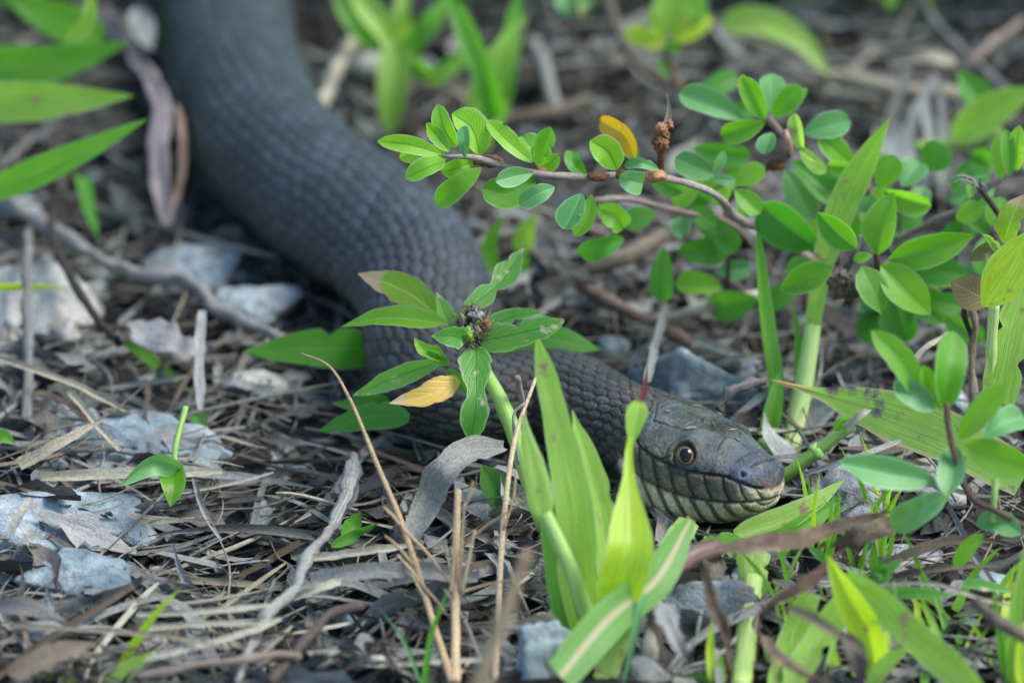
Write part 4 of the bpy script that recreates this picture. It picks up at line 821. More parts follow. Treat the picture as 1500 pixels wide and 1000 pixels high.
for a, b, c, w, mt in [((1352, 590), (1322, 530), (1276, 484), 44, 'clover'), ((1386, 598), (1388, 540), (1398, 486), 52, 'clover'), ((1405, 642), (1435, 605), (1475, 560), 42, 'clover'), ((1412, 650), (1460, 672), (1510, 690), 56, 'clover'), ((1395, 652), (1396, 690), (1386, 726), 46, 'clover_blue'),
                       ((1370, 706), (1300, 694), (1230, 678), 54, 'clover_blue'), ((1388, 724), (1350, 745), (1305, 772), 48, 'clover_blue'), ((1368, 600), (1340, 580), (1310, 560), 40, 'clover_blue'), ((1440, 640), (1470, 620), (1500, 610), 44, 'clover_blue'), ((1380, 600), (1362, 560), (1350, 535), 30, 'clover')]:
    sheet(r, 'leaflet', [(*a, -7.5 + pr_.uniform(-.3, .3)), (*b, -7.6), (*c, -7.4 + pr_.uniform(-.8, .8))], w, mt, shape='oblong')
sheet(r, 'leaflet', [(1430, 768, -6.6), (1460, 762, -6.8), (1496, 782, -7.0)], 36, 'clover_blue', shape='oblong'); sheet(r, 'leaflet', [(1440, 782, -6.6), (1418, 800, -6.6), (1398, 830, -6.4)], 26, 'clover', shape='oblong'); stalk(r, 'petiole', [(1455, 765, -6.8), (1456, 735, -6.9), (1458, 700, -6.9)], 10, 'stem_green', d=-6.8)
r = plant('edge_grass', 'yellow green grass with a pale stem and wide blades at the right edge', 'grass', 1462, 640)
sheet(r, 'blade', [(1440, 448, -2.4), (1470, 410, -2.6), (1515, 335, -2.8)], 66, 'grass_lime', shape='ovate', roll=-10, fold=.2)
stalk(r, 'stem', [(1448, 600, -1.6), (1452, 520, -2.0), (1457, 445, -2.3)], 17, 'stem_pale', d=-2)
sheet(r, 'blade', [(1462, 590, -1.8), (1478, 500, -2.0), (1502, 405, -2.0)], 58, 'grass', shape='blade', roll=10, fold=.25)
sheet(r, 'leaf', [(1470, 356, -1.6), (1482, 320, -1.8), (1500, 285, -1.8)], 42, 'weed_yellow', shape='ovate', label='yellow leaf with brown spots')
sheet(r, 'leaf', [(1452, 440, -1.4), (1425, 428, -1.5), (1392, 412, -1.4)], 54, 'brown_green', shape='ovate', fold=.15, label='reddish brown leaf')
sheet(r, 'leaf', [(1468, 372, -1.7), (1444, 366, -1.9), (1418, 382, -1.9)], 34, 'brown_green', shape='ovate', fold=.6)
sheet(r, 'leaf', [(1466, 370, -2.0), (1450, 350, -2.1), (1438, 342, -2.2)], 14, 'grass', shape='lance')
r = thing('seed_head', 'dry forked seed head on a short brown stalk near the right edge', 'seed head', F(1475, 330, .6))
stalk(r, 'stalk', [(1475, 330, .6), (1452, 298, .3), (1436, 276, .1)], 9, 'twig_dark')
for k, (x, y) in enumerate([(1396, 268), (1400, 258), (1412, 262), (1440, 262), (1446, 280), (1424, 284), (1408, 275)]): stalk(r, 'bract', [(1434, 276, .1), ((1434 + x) / 2, (276 + y) / 2 - 8, 0), (x, y, .0)], 5, 'straw_grey', taper=(1.3, .4), n=10, k=5)
r = thing('dry_vine', 'dark brown twisted dry stalk hanging beside the yellow green edge grass', 'dry stalk', G(1428, 575, .2))
stalk(r, 'stalk', [(1428, 590, -.6), (1422, 520, -.7), (1428, 470, -.9), (1404, 422, -1.0)], 11, 'twig_red', n=30, rough=.5)
stalk(r, 'stalk', [(1426, 500, -.8), (1412, 460, -.9), (1418, 430, -1)], 7, 'twig_dark', n=20, rough=.5)


# -- denser shaded leaves inside the clover bush, and fine grass round the jointed stem
r = thing('clover_branch', 'dense shaded clover foliage filling the bush behind the bright leaflets', 'clover', G(1250, 420, .1), CG)
for k in range(4):
    x = [1060, 1180, 1330, 1420][k]; stalk(r, 'twig', [(x, 470 - 20 * (k % 2), 5.2), (x + pr_.uniform(-20, 20), 380, 3.6), (x + pr_.uniform(-40, 40), 270, 3.4)], 8, 'twig_red', d=4, n=24, rough=.3)
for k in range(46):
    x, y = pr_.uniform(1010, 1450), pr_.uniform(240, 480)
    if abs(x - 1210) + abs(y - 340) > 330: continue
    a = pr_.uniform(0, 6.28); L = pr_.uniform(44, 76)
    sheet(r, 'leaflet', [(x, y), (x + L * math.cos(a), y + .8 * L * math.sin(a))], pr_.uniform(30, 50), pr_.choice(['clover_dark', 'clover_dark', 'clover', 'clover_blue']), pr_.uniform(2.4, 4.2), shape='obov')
r = plant('fine_grass', 'fine green grass blades growing round the jointed stem right of the chin', 'grass', 1190, 800)
for k in range(22):
    x = pr_.uniform(1185, 1300); y = pr_.uniform(735, 850); h = pr_.uniform(50, 120); g = gd(x, y, .3) - .2; lean = pr_.uniform(-50, 50)
    sheet(r, 'blade', [(x, y, g), (x + lean * .4, y - h * .55, g - h * .006), (x + lean, y - h, g - h * .010)], pr_.uniform(6, 12), pr_.choice(['grass', 'grass_green', 'clover', 'grass_lime']), shape='taper', fold=.4, n=14, m=2)
r = plant('fine_grass', 'fine green grass blades mixed through the lower right corner', 'grass', 1400, 960)
for k in range(44):
    x = pr_.uniform(1120, 1500); y = pr_.uniform(880, 1010); h = pr_.uniform(50, 130); g = gd(x, y, .3) - .2; lean = pr_.uniform(-70, 70)
    sheet(r, 'blade', [(x, y, g), (x + lean * .4, y - h * .55, g - h * .006), (x + lean, y - h, g - h * .010)], pr_.uniform(6, 16), pr_.choice(['grass', 'grass_green', 'clover', 'grass_lime']), shape='taper', fold=.4, n=14, m=2)

# -- top left leaves, top grasses
r = plant('broad_grass', 'four pointed broad green leaves entering from the upper left edge', 'grass', -60, 330)
for a, b, c, w, mt, d in [((-60, 150), (60, 148), (195, 140), 60, 'grass', 7), ((-70, 100), (60, 96), (190, 62), 66, 'grass_green', 10), ((-40, 290), (80, 240), (217, 174), 44, 'grass_green', 4.5), ((150, 55), (70, 22), (0, -10), 58, 'grass_green', 12)]:
    sheet(r, 'blade', [(*a, d + .6), (*b, d), (*c, d - .3)], w, mt, shape='lance', roll=pr_.uniform(-10, 15), fold=.15)
sheet(r, 'blade', [(100, 60, 7.6), (128, 30, 7.4), (135, -30, 7.2)], 30, 'grass', shape='lance')
r = thing('dry_vine', 'long mauve brown withered blade curling down along the left flank of the snake', 'dry stalk', G(240, 300, .2))
sheet(r, 'blade', [(150, 18, 14), (180, 57, 12.4), (212, 98, 11.6), (236, 148, 10.4), (232, 210, 9.6), (240, 285, 9.0), (246, 330, 8.6)], 42, 'dead_mauve', shape=([0, .15, .4, .6, .8, 1], [.5, .75, .7, .8, 1, .5]), roll=20, fold=.75, curl=-.5, wav=.5, n=44)
stalk(r, 'strand', [(256, 158, 10.4), (266, 200, 9.8), (262, 270, 9.2), (244, 320, 8.8)], 16, 'twig_red', d=10, n=30, rough=.4)
sheet(r, 'husk', [(140, 10, 14.4), (165, 40, 13.6), (190, 62, 13)], 44, 'dead_brown', shape='ovate', wav=.5); sheet(r, 'husk', [(200, 10, 14.6), (210, 40, 13.8), (226, 78, 13)], 36, 'dead_grey', shape='ovate', wav=.5)
r = plant('grass_tuft', 'blurred light green grass tuft behind the snake, its widest blade hanging down', 'grass', 585, 110)
for a, b, c, w, mt, d in [((582, 64), (576, 130), (572, 205), 50, 'grass', 13.5), ((590, 80), (560, 40), (505, -25), 46, 'grass', 14), ((555, 66), (522, 36), (485, -20), 36, 'grass_green', 15), ((592, 78), (626, 40), (665, -10), 36, 'grass_green', 13.6), ((590, 70), (588, 20), (590, -30), 30, 'grass', 15), ((600, 90), (640, 110), (700, 60), 34, 'grass_green', 14)]:
    sheet(r, 'blade', [(*a, d), (*b, d - .4), (*c, d - .2)], w, mt, shape='blade', roll=pr_.uniform(-15, 15))
r = plant('grass_tuft', 'blurred green grass tuft of crossing blades above the tip of the long clover branch', 'grass', 712, 190)
for a, b, c, w, mt, d in [((728, 175), (704, 95), (655, -15), 42, 'grass_green', 11), ((700, 215), (716, 130), (772, 20), 56, 'grass', 11.8), ((722, 180), (738, 120), (762, -20), 36, 'grass_green', 12), ((740, 170), (712, 160), (690, 230), 36, 'grass', 11.4), ((724, 165), (690, 60), (680, 10), 30, 'grass', 12.6)]:
    sheet(r, 'blade', [(*a, d), (*b, d - .4), (*c, d - .2)], w, mt, shape='blade', roll=pr_.uniform(-15, 15))
r = plant('grass_tuft', 'two small bright blades sprouting between the coil and the long clover branch', 'grass', 740, 395)
sheet(r, 'blade', [(722, 398, 6.5), (716, 360, 6.2), (736, 314, 6.0)], 24, 'grass_green', shape='lance'); sheet(r, 'blade', [(764, 370, 6.6), (770, 340, 6.4), (786, 312, 6.2)], 32, 'grass', shape='lance'); sheet(r, 'blade', [(762, 400, 6.2), (766, 372, 6), (770, 350, 6)], 20, 'grass_green', shape='lance')
r = thing('broad_leaf_weed', 'bright yellow green plant at the top edge, above the upper clover branch', 'weed', G(990, 110, .1))
stalk(r, 'stem', [(998, 132, 11.5), (980, 90, 11.5), (976, 62, 11.5)], 14, 'twig_red', d=11); stalk(r, 'stem', [(1000, 134, 12), (940, 100, 12.5), (905, 45, 13.5), (886, -20, 14.5)], 15, 'twig_dark', d=12)
for a, b, w, mt in [((976, 66), (914, 46), 34, 'grass_lime'), ((972, 56), (952, 12), 26, 'grass_lime'), ((984, 60), (1042, 24), 44, 'grass_lime'), ((980, 50), (982, -20), 56, 'grass'), ((990, 50), (1030, -10), 40, 'grass_green'), ((975, 72), (998, 66), 24, 'clover'), ((960, 90), (985, 112), 22, 'clover_dark')]:
    sheet(r, 'leaf', [a, b], w, mt, 11.4, shape='oblong')
r = thing('hanging_leaf', 'small green leaf with a pink withered end at the top edge', 'leaf', G(845, 30, .1))
sheet(r, 'leaf', [(836, -25, 12.5), (832, 0, 12.3), (836, 28, 12.2)], 40, 'clover_blue', shape='ovate'); sheet(r, 'leaf', [(850, -25, 12.5), (856, 0, 12.3), (850, 26, 12.2)], 32, 'weed', shape='ovate')
r = thing('arching_leaf', 'long green leaf arching down beside the yellow green plant at the top', 'leaf', G(1215, 112, .1))
sheet(r, 'leaf', [(1060, 32, 13.6), (1120, 34, 13.2), (1175, 62, 13.0), (1216, 112, 12.9)], 46, 'grass', shape=([0, .1, .3, .6, .85, 1], [.5, .9, 1, .8, .4, .05]), roll=-15)
r = plant('broad_leaf_weed', 'blurred broad green leaves with a pale lying stem at the right edge', 'weed', 1400, 200)
sheet(r, 'leaf', [(1450, 172, 9), (1428, 140, 9), (1402, 104, 9)], 50, 'clover_dark', shape='ovate'); sheet(r, 'leaf', [(1392, 208, 8.6), (1450, 170, 8.2), (1520, 128, 8.0)], 62, 'grass', shape='ovate', roll=-20)
sheet(r, 'leaf', [(1440, 190, 9.4), (1410, 190, 9.4), (1390, 180, 9.4)], 34, 'clover_blue', shape='ovate'); stalk(r, 'stem', [(1340, 216, 8.8), (1400, 210, 8.6), (1470, 196, 8.4)], 18, 'stem_green', d=8.6); sheet(r, 'leaf', [(1450, 250, 8), (1440, 232, 8), (1420, 225, 8)], 44, 'clover_dark', shape='ovate')
r = thing('hanging_leaf', 'rounded bright leaf cut by the top edge above the pale crossing stalks', 'leaf', G(1305, 10, .1)); sheet(r, 'leaf', [(1308, -25, 15), (1306, -5, 15), (1302, 16, 15)], 30, 'clover', shape='ovate')

# -- the grass goes on beyond the top edge, added to shade the far ground
V_, f_2, u_, rn_, k0 = [], [], [], [], 0
for k in range(420):
    x, y = pr_.uniform(-24, 26), 15.2 + 13 * pr_.random() ** 1.3; h = pr_.uniform(6, 15); a = pr_.uniform(0, 6.28); b0 = np.array([x, y, .1]); le = np.array([math.cos(a), math.sin(a), 0]) * h * pr_.uniform(.1, .6)
    if -9 < x < -2.5 and y < 22: continue
    P = spline([b0, b0 + le * .3 + [0, 0, h * .6], b0 + le + [0, 0, h * pr_.uniform(.7, 1)]], 9); T = unit(np.gradient(P, axis=0)); c_ = pr_.uniform(0, 6.28)
    N = unit(np.cross(T, np.array([math.cos(c_), math.sin(c_), .1]))); V, fc, uv = ribbon(P, np.maximum(hermite(np.linspace(0, 1, 9), *SH['blade']), .03) * pr_.uniform(.18, .42), N, 2, .3)
    V_.append(V); f_2.append(fc + k0); u_.append(uv); rn_.append(np.full(len(V), pr_.random())); k0 += len(V)
link('shading_grass_stand', mkmesh('shading_grass_stand', np.vstack(V_), np.vstack(f_2), M['grass_green'], np.vstack(u_), rnd=np.concatenate(rn_)), None, None, 'green grass added beyond the litter along the top edge, shading the far ground', 'grass', None, 'stuff')

# -- small plants of the left side
r = plant('seedling', 'drooping two leaved green seedling on the left, in front of the flat stone', 'seedling', 262, 740)
stalk(r, 'stem', [(256, 712, -2), (256, 660, -1.8), (272, 596, -1.4)], 9, 'stem_green'); sheet(r, 'leaf', [(266, 688, -2.2), (225, 678, -2.6), (174, 712, -2.8)], 36, 'clover_blue', shape='lance', roll=-20); sheet(r, 'leaf', [(252, 686, -2.1), (254, 712, -2.6), (250, 742, -2.7)], 42, 'clover', shape='ovate', roll=5)
sheet(r, 'leaf', [(285, 600, 2), (292, 625, 2), (288, 658, 2)], 26, 'clover_dark', shape='lance')
r = plant('grass_seedling', 'single bright grass seedling rising from the lower left litter', 'seedling', 172, 990)
sheet(r, 'blade', [(172, 985, -8.6), (198, 940, -8.8), (230, 895, -9.0), (266, 859, -9.2)], 17, 'grass_lime', shape='taper', roll=10, fold=.4, n=24); sheet(r, 'blade', [(150, 1010, -9), (190, 975, -9.3), (232, 950, -9.4)], 22, 'grass', shape='taper'); stalk(r, 'stem', [(185, 1000, -9), (205, 975, -9.2), (228, 956, -9.2)], 8, 'stem_pale', d=-9)
r = plant('red_weed', 'low weed with a mottled red and green leaf at the bottom left corner', 'weed', 120, 1000)
sheet(r, 'leaf', [(90, 1010, -7.8), (112, 985, -8.0), (130, 955, -8.0)], 44, 'red_leaf', shape='ovate'); sheet(r, 'leaf', [(150, 1005, -7.9), (136, 985, -8.1), (118, 962, -8.1)], 30, 'brown_green', shape='ovate'); sheet(r, 'leaf', [(0, 990, -8), (40, 985, -8.2), (85, 995, -8.2)], 22, 'weed', shape='lance'); sheet(r, 'leaf', [(70, 990, -8), (60, 985, -8.2), (85, 980, -8.2)], 26, 'weed', shape='ovate')
r = plant('seedling', 'tiny round green leaf at the left edge', 'seedling', -5, 660); sheet(r, 'leaf', [(-12, 640, 0), (5, 640, -.1), (22, 650, -.2)], 22, 'grass_green', shape='ovate')
r = plant('grass_seedling', 'short horizontal green blade at the left edge over the cream stones', 'seedling', -10, 440); sheet(r, 'blade', [(-15, 420, 4.6), (50, 419, 4.4), (105, 422, 4.3)], 12, 'grass_lime', shape='taper', fold=.3)
r = plant('grass_seedling', 'dull green grass blade lying before the pinkish dead leaf', 'seedling', 182, 505); sheet(r, 'blade', [(180, 498, 4.0), (225, 530, 3.6), (285, 578, 2.9)], 17, 'grass_green', shape='lance', fold=.2); sheet(r, 'blade', [(120, 260, 10), (130, 310, 9), (145, 350, 8)], 24, 'clover_dark', shape='taper')
r = plant('grass_seedling', 'green scrap of grass in the middle litter, left of the curled dead leaf', 'seedling', 500, 800); sheet(r, 'blade', [(485, 800, -2), (520, 785, -2.2), (556, 765, -2.4)], 20, 'clover_dark', shape='lance'); sheet(r, 'leaf', [(500, 790, -1.6), (515, 772, -1.8), (528, 748, -1.8)], 34, 'clover_dark', shape='ovate')
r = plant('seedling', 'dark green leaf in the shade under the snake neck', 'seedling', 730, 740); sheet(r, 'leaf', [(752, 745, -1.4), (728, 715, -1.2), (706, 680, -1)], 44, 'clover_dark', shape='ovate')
r = plant('grass_seedling', 'thin curved green blade between the two dry stalks', 'seedling', 622, 1000); sheet(r, 'blade', [(622, 1005, -8.6), (632, 930, -9.2), (660, 855, -9.6)], 11, 'grass_green', shape='taper', fold=.4)
r = plant('grass_seedling', 'thin bluish blade leaning in the litter left of the dry stalks', 'seedling', 620, 1005); sheet(r, 'blade', [(618, 1000, -8.4), (590, 935, -8.0), (554, 888, -7.6)], 7, 'clover_blue', shape='taper', fold=.4)

# -- lower right grasses
r = plant('grass_clump', 'lower right clump with a folded yellow green blade and a wide leaning blade', 'grass', 1290, 1000)
sheet(r, 'blade', [(1284, 990, -8.6), (1272, 930, -9.4), (1240, 870, -10.0), (1212, 812, -10.3)], 56, 'grass_lime', shape=([0, .15, .4, .75, 1], [.5, .8, 1, .7, .05]), roll=-10, fold=.5, n=24, m=8, label='folded yellow green blade')
sheet(r, 'blade', [(1236, 850, -9.2), (1290, 885, -9.8), (1350, 940, -10.3), (1440, 1020, -10.8)], 46, 'grass', shape='strap', roll=10, fold=.15, n=24)
sheet(r, 'blade', [(1272, 1010, -9), (1300, 970, -9.4), (1340, 940, -9.6)], 26, 'grass', shape='lance')
sheet(r, 'blade', [(1236, 885, -8.2), (1200, 935, -8.4), (1150, 1010, -8.6)], 46, 'grass', shape='strap', roll=5); sheet(r, 'blade', [(1188, 870, -7.6), (1160, 930, -7.8), (1128, 1000, -8.2)], 38, 'grass', shape='blade', roll=-10)
sheet(r, 'blade', [(1128, 1010, -8.4), (1150, 960, -8.6), (1160, 925, -8.7)], 34, 'grass', shape='lance', wav=.4); sheet(r, 'blade', [(1132, 850, -6), (1170, 862, -7), (1215, 880, -7.6)], 12, 'straw_pale', shape='lance')
r = plant('sprig', 'small rosette sprig with narrow green leaves on the litter at the lower right', 'sprig', 1284, 880)
for a, b, w, mt in [((1280, 838), (1281, 786), 15, 'clover'), ((1290, 836), (1322, 818), 20, 'weed'), ((1216, 826), (1182, 798), 15, 'weed'), ((1278, 848), (1250, 846), 24, 'clover'), ((1288, 842), (1294, 820), 22, 'clover'), ((1286, 866), (1404, 870), 18, 'weed'), ((1290, 852), (1308, 842), 10, 'weed'), ((1300, 874), (1314, 884), 14, 'clover'), ((1410, 855), (1486, 868), 18, 'weed')]:
    sheet(r, 'leaf', [a, b], w, mt, -6.4, shape='lance')
stalk(r, 'stem', [(1284, 880, -6), (1283, 850, -6.3)], 12, 'stem_green', d=-6); lump(r, 'bud', 1283, 846, -6.5, 10, 10, 'clover_dark', 4, .4)
r = plant('grass_tuft', 'upright green blades at the bottom right corner', 'grass', 1485, 1010)
sheet(r, 'blade', [(1482, 1010, -9), (1488, 900, -9.6), (1502, 800, -9.8)], 26, 'grass', shape='blade'); sheet(r, 'blade', [(1476, 1010, -8.8), (1466, 930, -9.2), (1454, 855, -9.4)], 17, 'grass_green', shape='lance'); sheet(r, 'blade', [(1500, 1010, -9.4), (1496, 960, -9.6), (1510, 900, -9.8)], 26, 'grass_lime', shape='blade')
r = plant('grass_seedling', 'small upright folded blade at the bottom, right of the brown husk', 'seedling', 1040, 1000); sheet(r, 'blade', [(1042, 1000, -8.6), (1040, 950, -8.9), (1043, 905, -9.1)], 16, 'grass_lime', shape='lance', fold=.5); sheet(r, 'blade', [(1056, 1005, -8.7), (1054, 980, -8.8), (1056, 955, -8.9)], 18, 'grass', shape='ovate'); sheet(r, 'blade', [(1060, 1000, -8.5), (1020, 992, -8.7), (984, 996, -8.8)], 13, 'grass_green', shape='lance')

# ------------------------------------------------------------------ dry stalks, sticks and named pieces of litter
r = thing('dry_stalk', 'tall arched tan stalk with broken side shoots, in front of the litter left of centre', 'dry stalk', G(662, 1000, .2))
stalk(r, 'stalk', [(662, 1000, -7.2), (625, 882, -6.4), (604, 812, -5.8), (580, 745, -5.2), (550, 675, -4.6), (534, 634, -4.2), (510, 580, -3.8), (482, 536, -3.4), (440, 517, -3.0)], 11, 'stalk', d=-8, n=60, taper=(1.2, 1.1, 1, .9, .8, .7, .55, .4, .25), k=7)
for p in [[(585, 768), (575, 755), (562, 742)], [(606, 828), (582, 800), (564, 784)], [(612, 846), (598, 830), (582, 812)], [(606, 842), (640, 880), (660, 907)], [(592, 776), (628, 812), (656, 850)], [(625, 880), (612, 858), (603, 840)]]:
    stalk(r, 'shoot', [(*q, -6.2 - .2 * i) for i, q in enumerate(p)], 6, 'stalk', d=-8, n=12, k=5, taper=(1, .9, .5))
r = thing('dry_stalk', 'upright broken tan stalk with frayed sheaths, beside the tall arched one', 'dry stalk', G(668, 995, .2))
stalk(r, 'stalk', [(668, 1000, -7.2), (667, 900, -6.8), (668, 800, -6.4), (671, 717, -6.0)], 14, 'stalk', d=-9, n=40, taper=(1.1, 1.1, .9, .75), k=7, rough=.2)
for p, w in [([(675, 870), (676, 800), (681, 735)], 6), ([(676, 748), (686, 730), (693, 704)], 6), ([(664, 850), (656, 815), (652, 790)], 5), ([(678, 800), (712, 770), (756, 742)], 5), ([(756, 742), (766, 735), (748, 728)], 4), ([(676, 866), (684, 830), (696, 776)], 7), ([(660, 868), (664, 820), (660, 800)], 6), ([(672, 868), (712, 856), (760, 846)], 5), ([(674, 912), (684, 900), (680, 895)], 5), ([(672, 990), (690, 960), (676, 930)], 5)]:
    stalk(r, 'shoot', [(*q, -6.6 - .15 * i) for i, q in enumerate(p)], w, 'stalk', d=-9.4, n=12, k=5, taper=(1, .9, .4))
r = thing('dry_stalk', 'long straight thin tan stalk rising left of the bright grass clump', 'dry stalk', G(726, 1000, .2))
stalk(r, 'stalk', [(726, 1000, -7.2), (732, 850, -5.6), (740, 740, -4.4), (755, 640, -3.4), (785, 553, -2.6)], 10, 'stalk', d=-8, n=40, taper=(1, 1, .95, .85, .5), k=7)
stalk(r, 'shoot', [(738, 775, -4.8), (752, 730, -4.7), (756, 690, -4.6)], 4, 'stalk', d=-8, n=12, k=5); stalk(r, 'shoot', [(770, 590, -3), (752, 610, -3), (760, 680, -3)], 5, 'straw_grey', d=-7, n=12, k=5)
r = thing('dry_stalk', 'blurred tan stalk leaning close to the lens at the bottom centre', 'dry stalk', G(690, 1060, .1))
stalk(r, 'stalk', [(690, 1030, -15.0), (730, 925, -15.5), (772, 808, -16)], 24, 'stalk', d=-15, n=24, k=8, taper=(1.1, 1, .5))
def litterpiece(name, label, cat, pts, w, mat, h, tube=False, shape='strap', roll=0, fold=.2, curl=0.0, wav=.35, taper=(1, 1), rough=.3, n=26, twist=0.0):
    """a dead stem or leaf lying on the ground: photo points with a height in cm"""
    g = [G(p[0], p[1], p[2] if len(p) > 2 else h) for p in pts]; c = g[len(g) // 2]; P = spline(g, n)
    if tube:
        R = np.interp(np.linspace(0, 1, n), np.linspace(0, 1, len(taper)), taper) * w * SC * .5
        P = P + .04 * np.stack([vnoise(P, 1.5, n), vnoise(P, 1.5, n + 3), vnoise(P, 1.5, n + 6)], 1); V, fc, uv = tubemesh(P, R, 8, rough, pr_.randrange(99))
    else:
        T = unit(np.gradient(P, axis=0)); Vw = unit(unit(CAM - P) + np.array([0, 0, .5])); N = rot(unit(Vw - T * np.sum(T * Vw, -1, keepdims=True)), T, (math.radians(roll) + np.linspace(-.5, .5, n) * twist)[:, None]); xs, ys = SH[shape] if isinstance(shape, str) else shape
        W = np.maximum(hermite(np.linspace(0, 1, n), xs, ys), .03) * w * SC * .5; V, fc, uv = ribbon(P, W, N, 6, fold, curl, wav, pr_.randrange(999), .16)
    o = link(name, mkmesh(name, V - c, fc, M[mat], uv), None, c, label, cat); return o
litterpiece('fallen_stick', 'long weathered stick slanting down toward the snake at the left', 'stick', [(0, 292), (95, 345), (171, 392), (266, 414), (323, 451), (415, 497)], 20, 'twig', .7, True, taper=(1, 1.15, .9, 1.25, .95, .6), rough=.6, n=70)
litterpiece('dry_vine', 'dark curling vine crossing the cream stones at the left', 'dry stalk', [(75, 310, 1.2), (84, 370, 1.4), (112, 420, 1.5), (140, 465, 1.2), (178, 505, .7)], 13, 'twig_dark', 1, True, n=30)
litterpiece('dry_vine', 'second dark vine forking down from the cream stones to the flat stone', 'dry stalk', [(42, 340, 1.3), (40, 430, 1.5), (44, 520, 1.1), (36, 620, .8)], 16, 'dead_grey', 1, True, n=30)
litterpiece('dead_leaf', 'pinkish crumpled dead leaf standing below the slanting stick', 'dead leaf', [(190, 470, 1.0), (240, 495, 1.4), (308, 512, 1.0)], 56, 'dead_pink', 1, shape='ovate', wav=.9, fold=.1)
litterpiece('dry_grass_blade', 'pale upright straw beside the pinkish crumpled leaf', 'dry grass blade', [(296, 455, 1.8), (292, 520, 1.4), (294, 600, .8)], 14, 'straw_grey', 1, fold=.3)
litterpiece('dry_grass_blade', 'forked pale straw at the left edge above the drooping seedling', 'dry grass blade', [(-10, 522, 1.4), (60, 545, 1.4), (120, 568, 1.2), (185, 602, .9)], 11, 'straw_pale', 1, fold=.5)
litterpiece('dry_grass_blade', 'bent pale straw pointing down to the drooping seedling', 'dry grass blade', [(100, 572, 1.1), (140, 620, 1.1), (176, 660, .9)], 10, 'straw_pale', 1, fold=.5)
litterpiece('dry_grass_blade', 'short thick tan straw on the flat stone', 'dry grass blade', [(28, 682, 1.2), (90, 648, 1.5), (157, 613, 1.4)], 20, 'straw_pale', 1, shape='taper', fold=.5)
litterpiece('dry_grass_blade', 'wide tan straw lying behind the large blocky stone', 'dry grass blade', [(60, 700, .9), (180, 694, 1.0), (325, 690, 1.0)], 17, 'straw_pale', 1, fold=.5)
litterpiece('dry_grass_blade', 'straw leaning on the left side of the large blocky stone', 'dry grass blade', [(12, 785, 1.0), (30, 755, 1.3), (46, 730, 1.5)], 12, 'straw_pale', 1, fold=.5)
litterpiece('dead_leaf', 'long grey curled dead blade hanging from the snake neck to the litter', 'dead leaf', [(738, 655, 1.7), (690, 662, 1.9), (655, 690, 1.8), (632, 726, 1.3), (604, 790, .7)], 44, 'straw_grey', 1, shape=([0, .15, .5, .8, 1], [.3, .7, 1, .85, .6]), fold=.2, curl=.3, wav=.25)
litterpiece('lichen_twig', 'long grey lichen crusted twig running down the middle left litter', 'twig', [(520, 668, .9), (500, 745, .9), (452, 818, .9), (425, 868, .9), (380, 915, .9), (345, 1000, .9)], 17, 'straw_grey', .9, True, taper=(1.2, 1, .9, .9, .8, .7), rough=.7, n=50)
litterpiece('twig', 'thin dark twig at the bottom, pointing up to the dry stalks', 'twig', [(396, 1000, .8), (450, 935, 1.0), (486, 898, 1.1), (530, 886, 1.0)], 13, 'twig_dark', .9, True, rough=.4, n=34)
litterpiece('dry_grass_blade', 'straight tan straw lying behind the tall arched stalk', 'dry grass blade', [(458, 818, .9), (520, 810, 1.0), (596, 800, 1.0)], 13, 'straw_pale', 1, fold=.6)
litterpiece('dry_grass_blade', 'broad pale dead blade lying across the stalks in the middle', 'dry grass blade', [(456, 852, .9), (530, 838, 1.1), (612, 836, 1.0), (700, 848, .9)], 24, 'straw_grey', 1, fold=.4)
litterpiece('dry_grass_blade', 'short tan straw at the foot of the lichen twig', 'dry grass blade', [(430, 876, .8), (465, 862, 1.0), (500, 850, 1.0)], 12, 'straw_pale', 1, fold=.5)
litterpiece('dry_grass_blade', 'very long thin bent straw across the lower left litter', 'dry grass blade', [(20, 916, 1.2), (120, 922, 1.3), (230, 930, 1.3), (338, 950, 1.1)], 7, 'straw_pale', 1, fold=.6, n=40)
litterpiece('dry_grass_blade', 'reddish long straw along the bottom left edge', 'dry grass blade', [(200, 992, 1.0), (290, 974, 1.2), (400, 960, 1.1), (440, 962, 1.0)], 11, 'twig_red', 1, True, n=34)
litterpiece('dry_grass_blade', 'upper of three pale straws pointing to the lichen twig', 'dry grass blade', [(200, 900, 1.0), (300, 896, 1.2), (400, 886, 1.2)], 9, 'straw_pale', 1, fold=.5)
litterpiece('dry_grass_blade', 'middle of three pale straws pointing to the lichen twig', 'dry grass blade', [(205, 922, 1.0), (300, 914, 1.1), (380, 912, 1.1)], 9, 'straw_pale', 1, fold=.5)
litterpiece('dry_grass_blade', 'lowest of three pale straws pointing to the lichen twig', 'dry grass blade', [(215, 966, 1.0), (300, 944, 1.1), (370, 924, 1.1), (412, 906, 1.1)], 10, 'straw_pale', 1, fold=.5)
litterpiece('dead_leaf', 'smooth tan dead blade at the left edge under the split stones', 'dead leaf', [(-10, 888, 1.0), (40, 890, 1.2), (100, 912, 1.1)], 26, 'dead_pink', 1, shape='lance', fold=.2)
litterpiece('dead_leaf', 'pointed grey brown dead leaf in the lower left corner', 'dead leaf', [(15, 990, 1.0), (80, 958, 1.2), (145, 940, 1.1)], 34, 'straw_brown', 1, shape='lance', fold=.3)
litterpiece('dead_leaf', 'long brown curled dead leaf lying from the pink joint to the right', 'dead leaf', [(1048, 806, 2.4), (1110, 800, 2.5), (1180, 788, 2.4), (1240, 768, 2.2), (1306, 748, 1.9)], 32, 'bark', 2, twist=1.2, shape=([0, .1, .35, .7, 1], [.5, .9, 1, .6, .1]), fold=.5, curl=-.3, wav=.4, n=34)
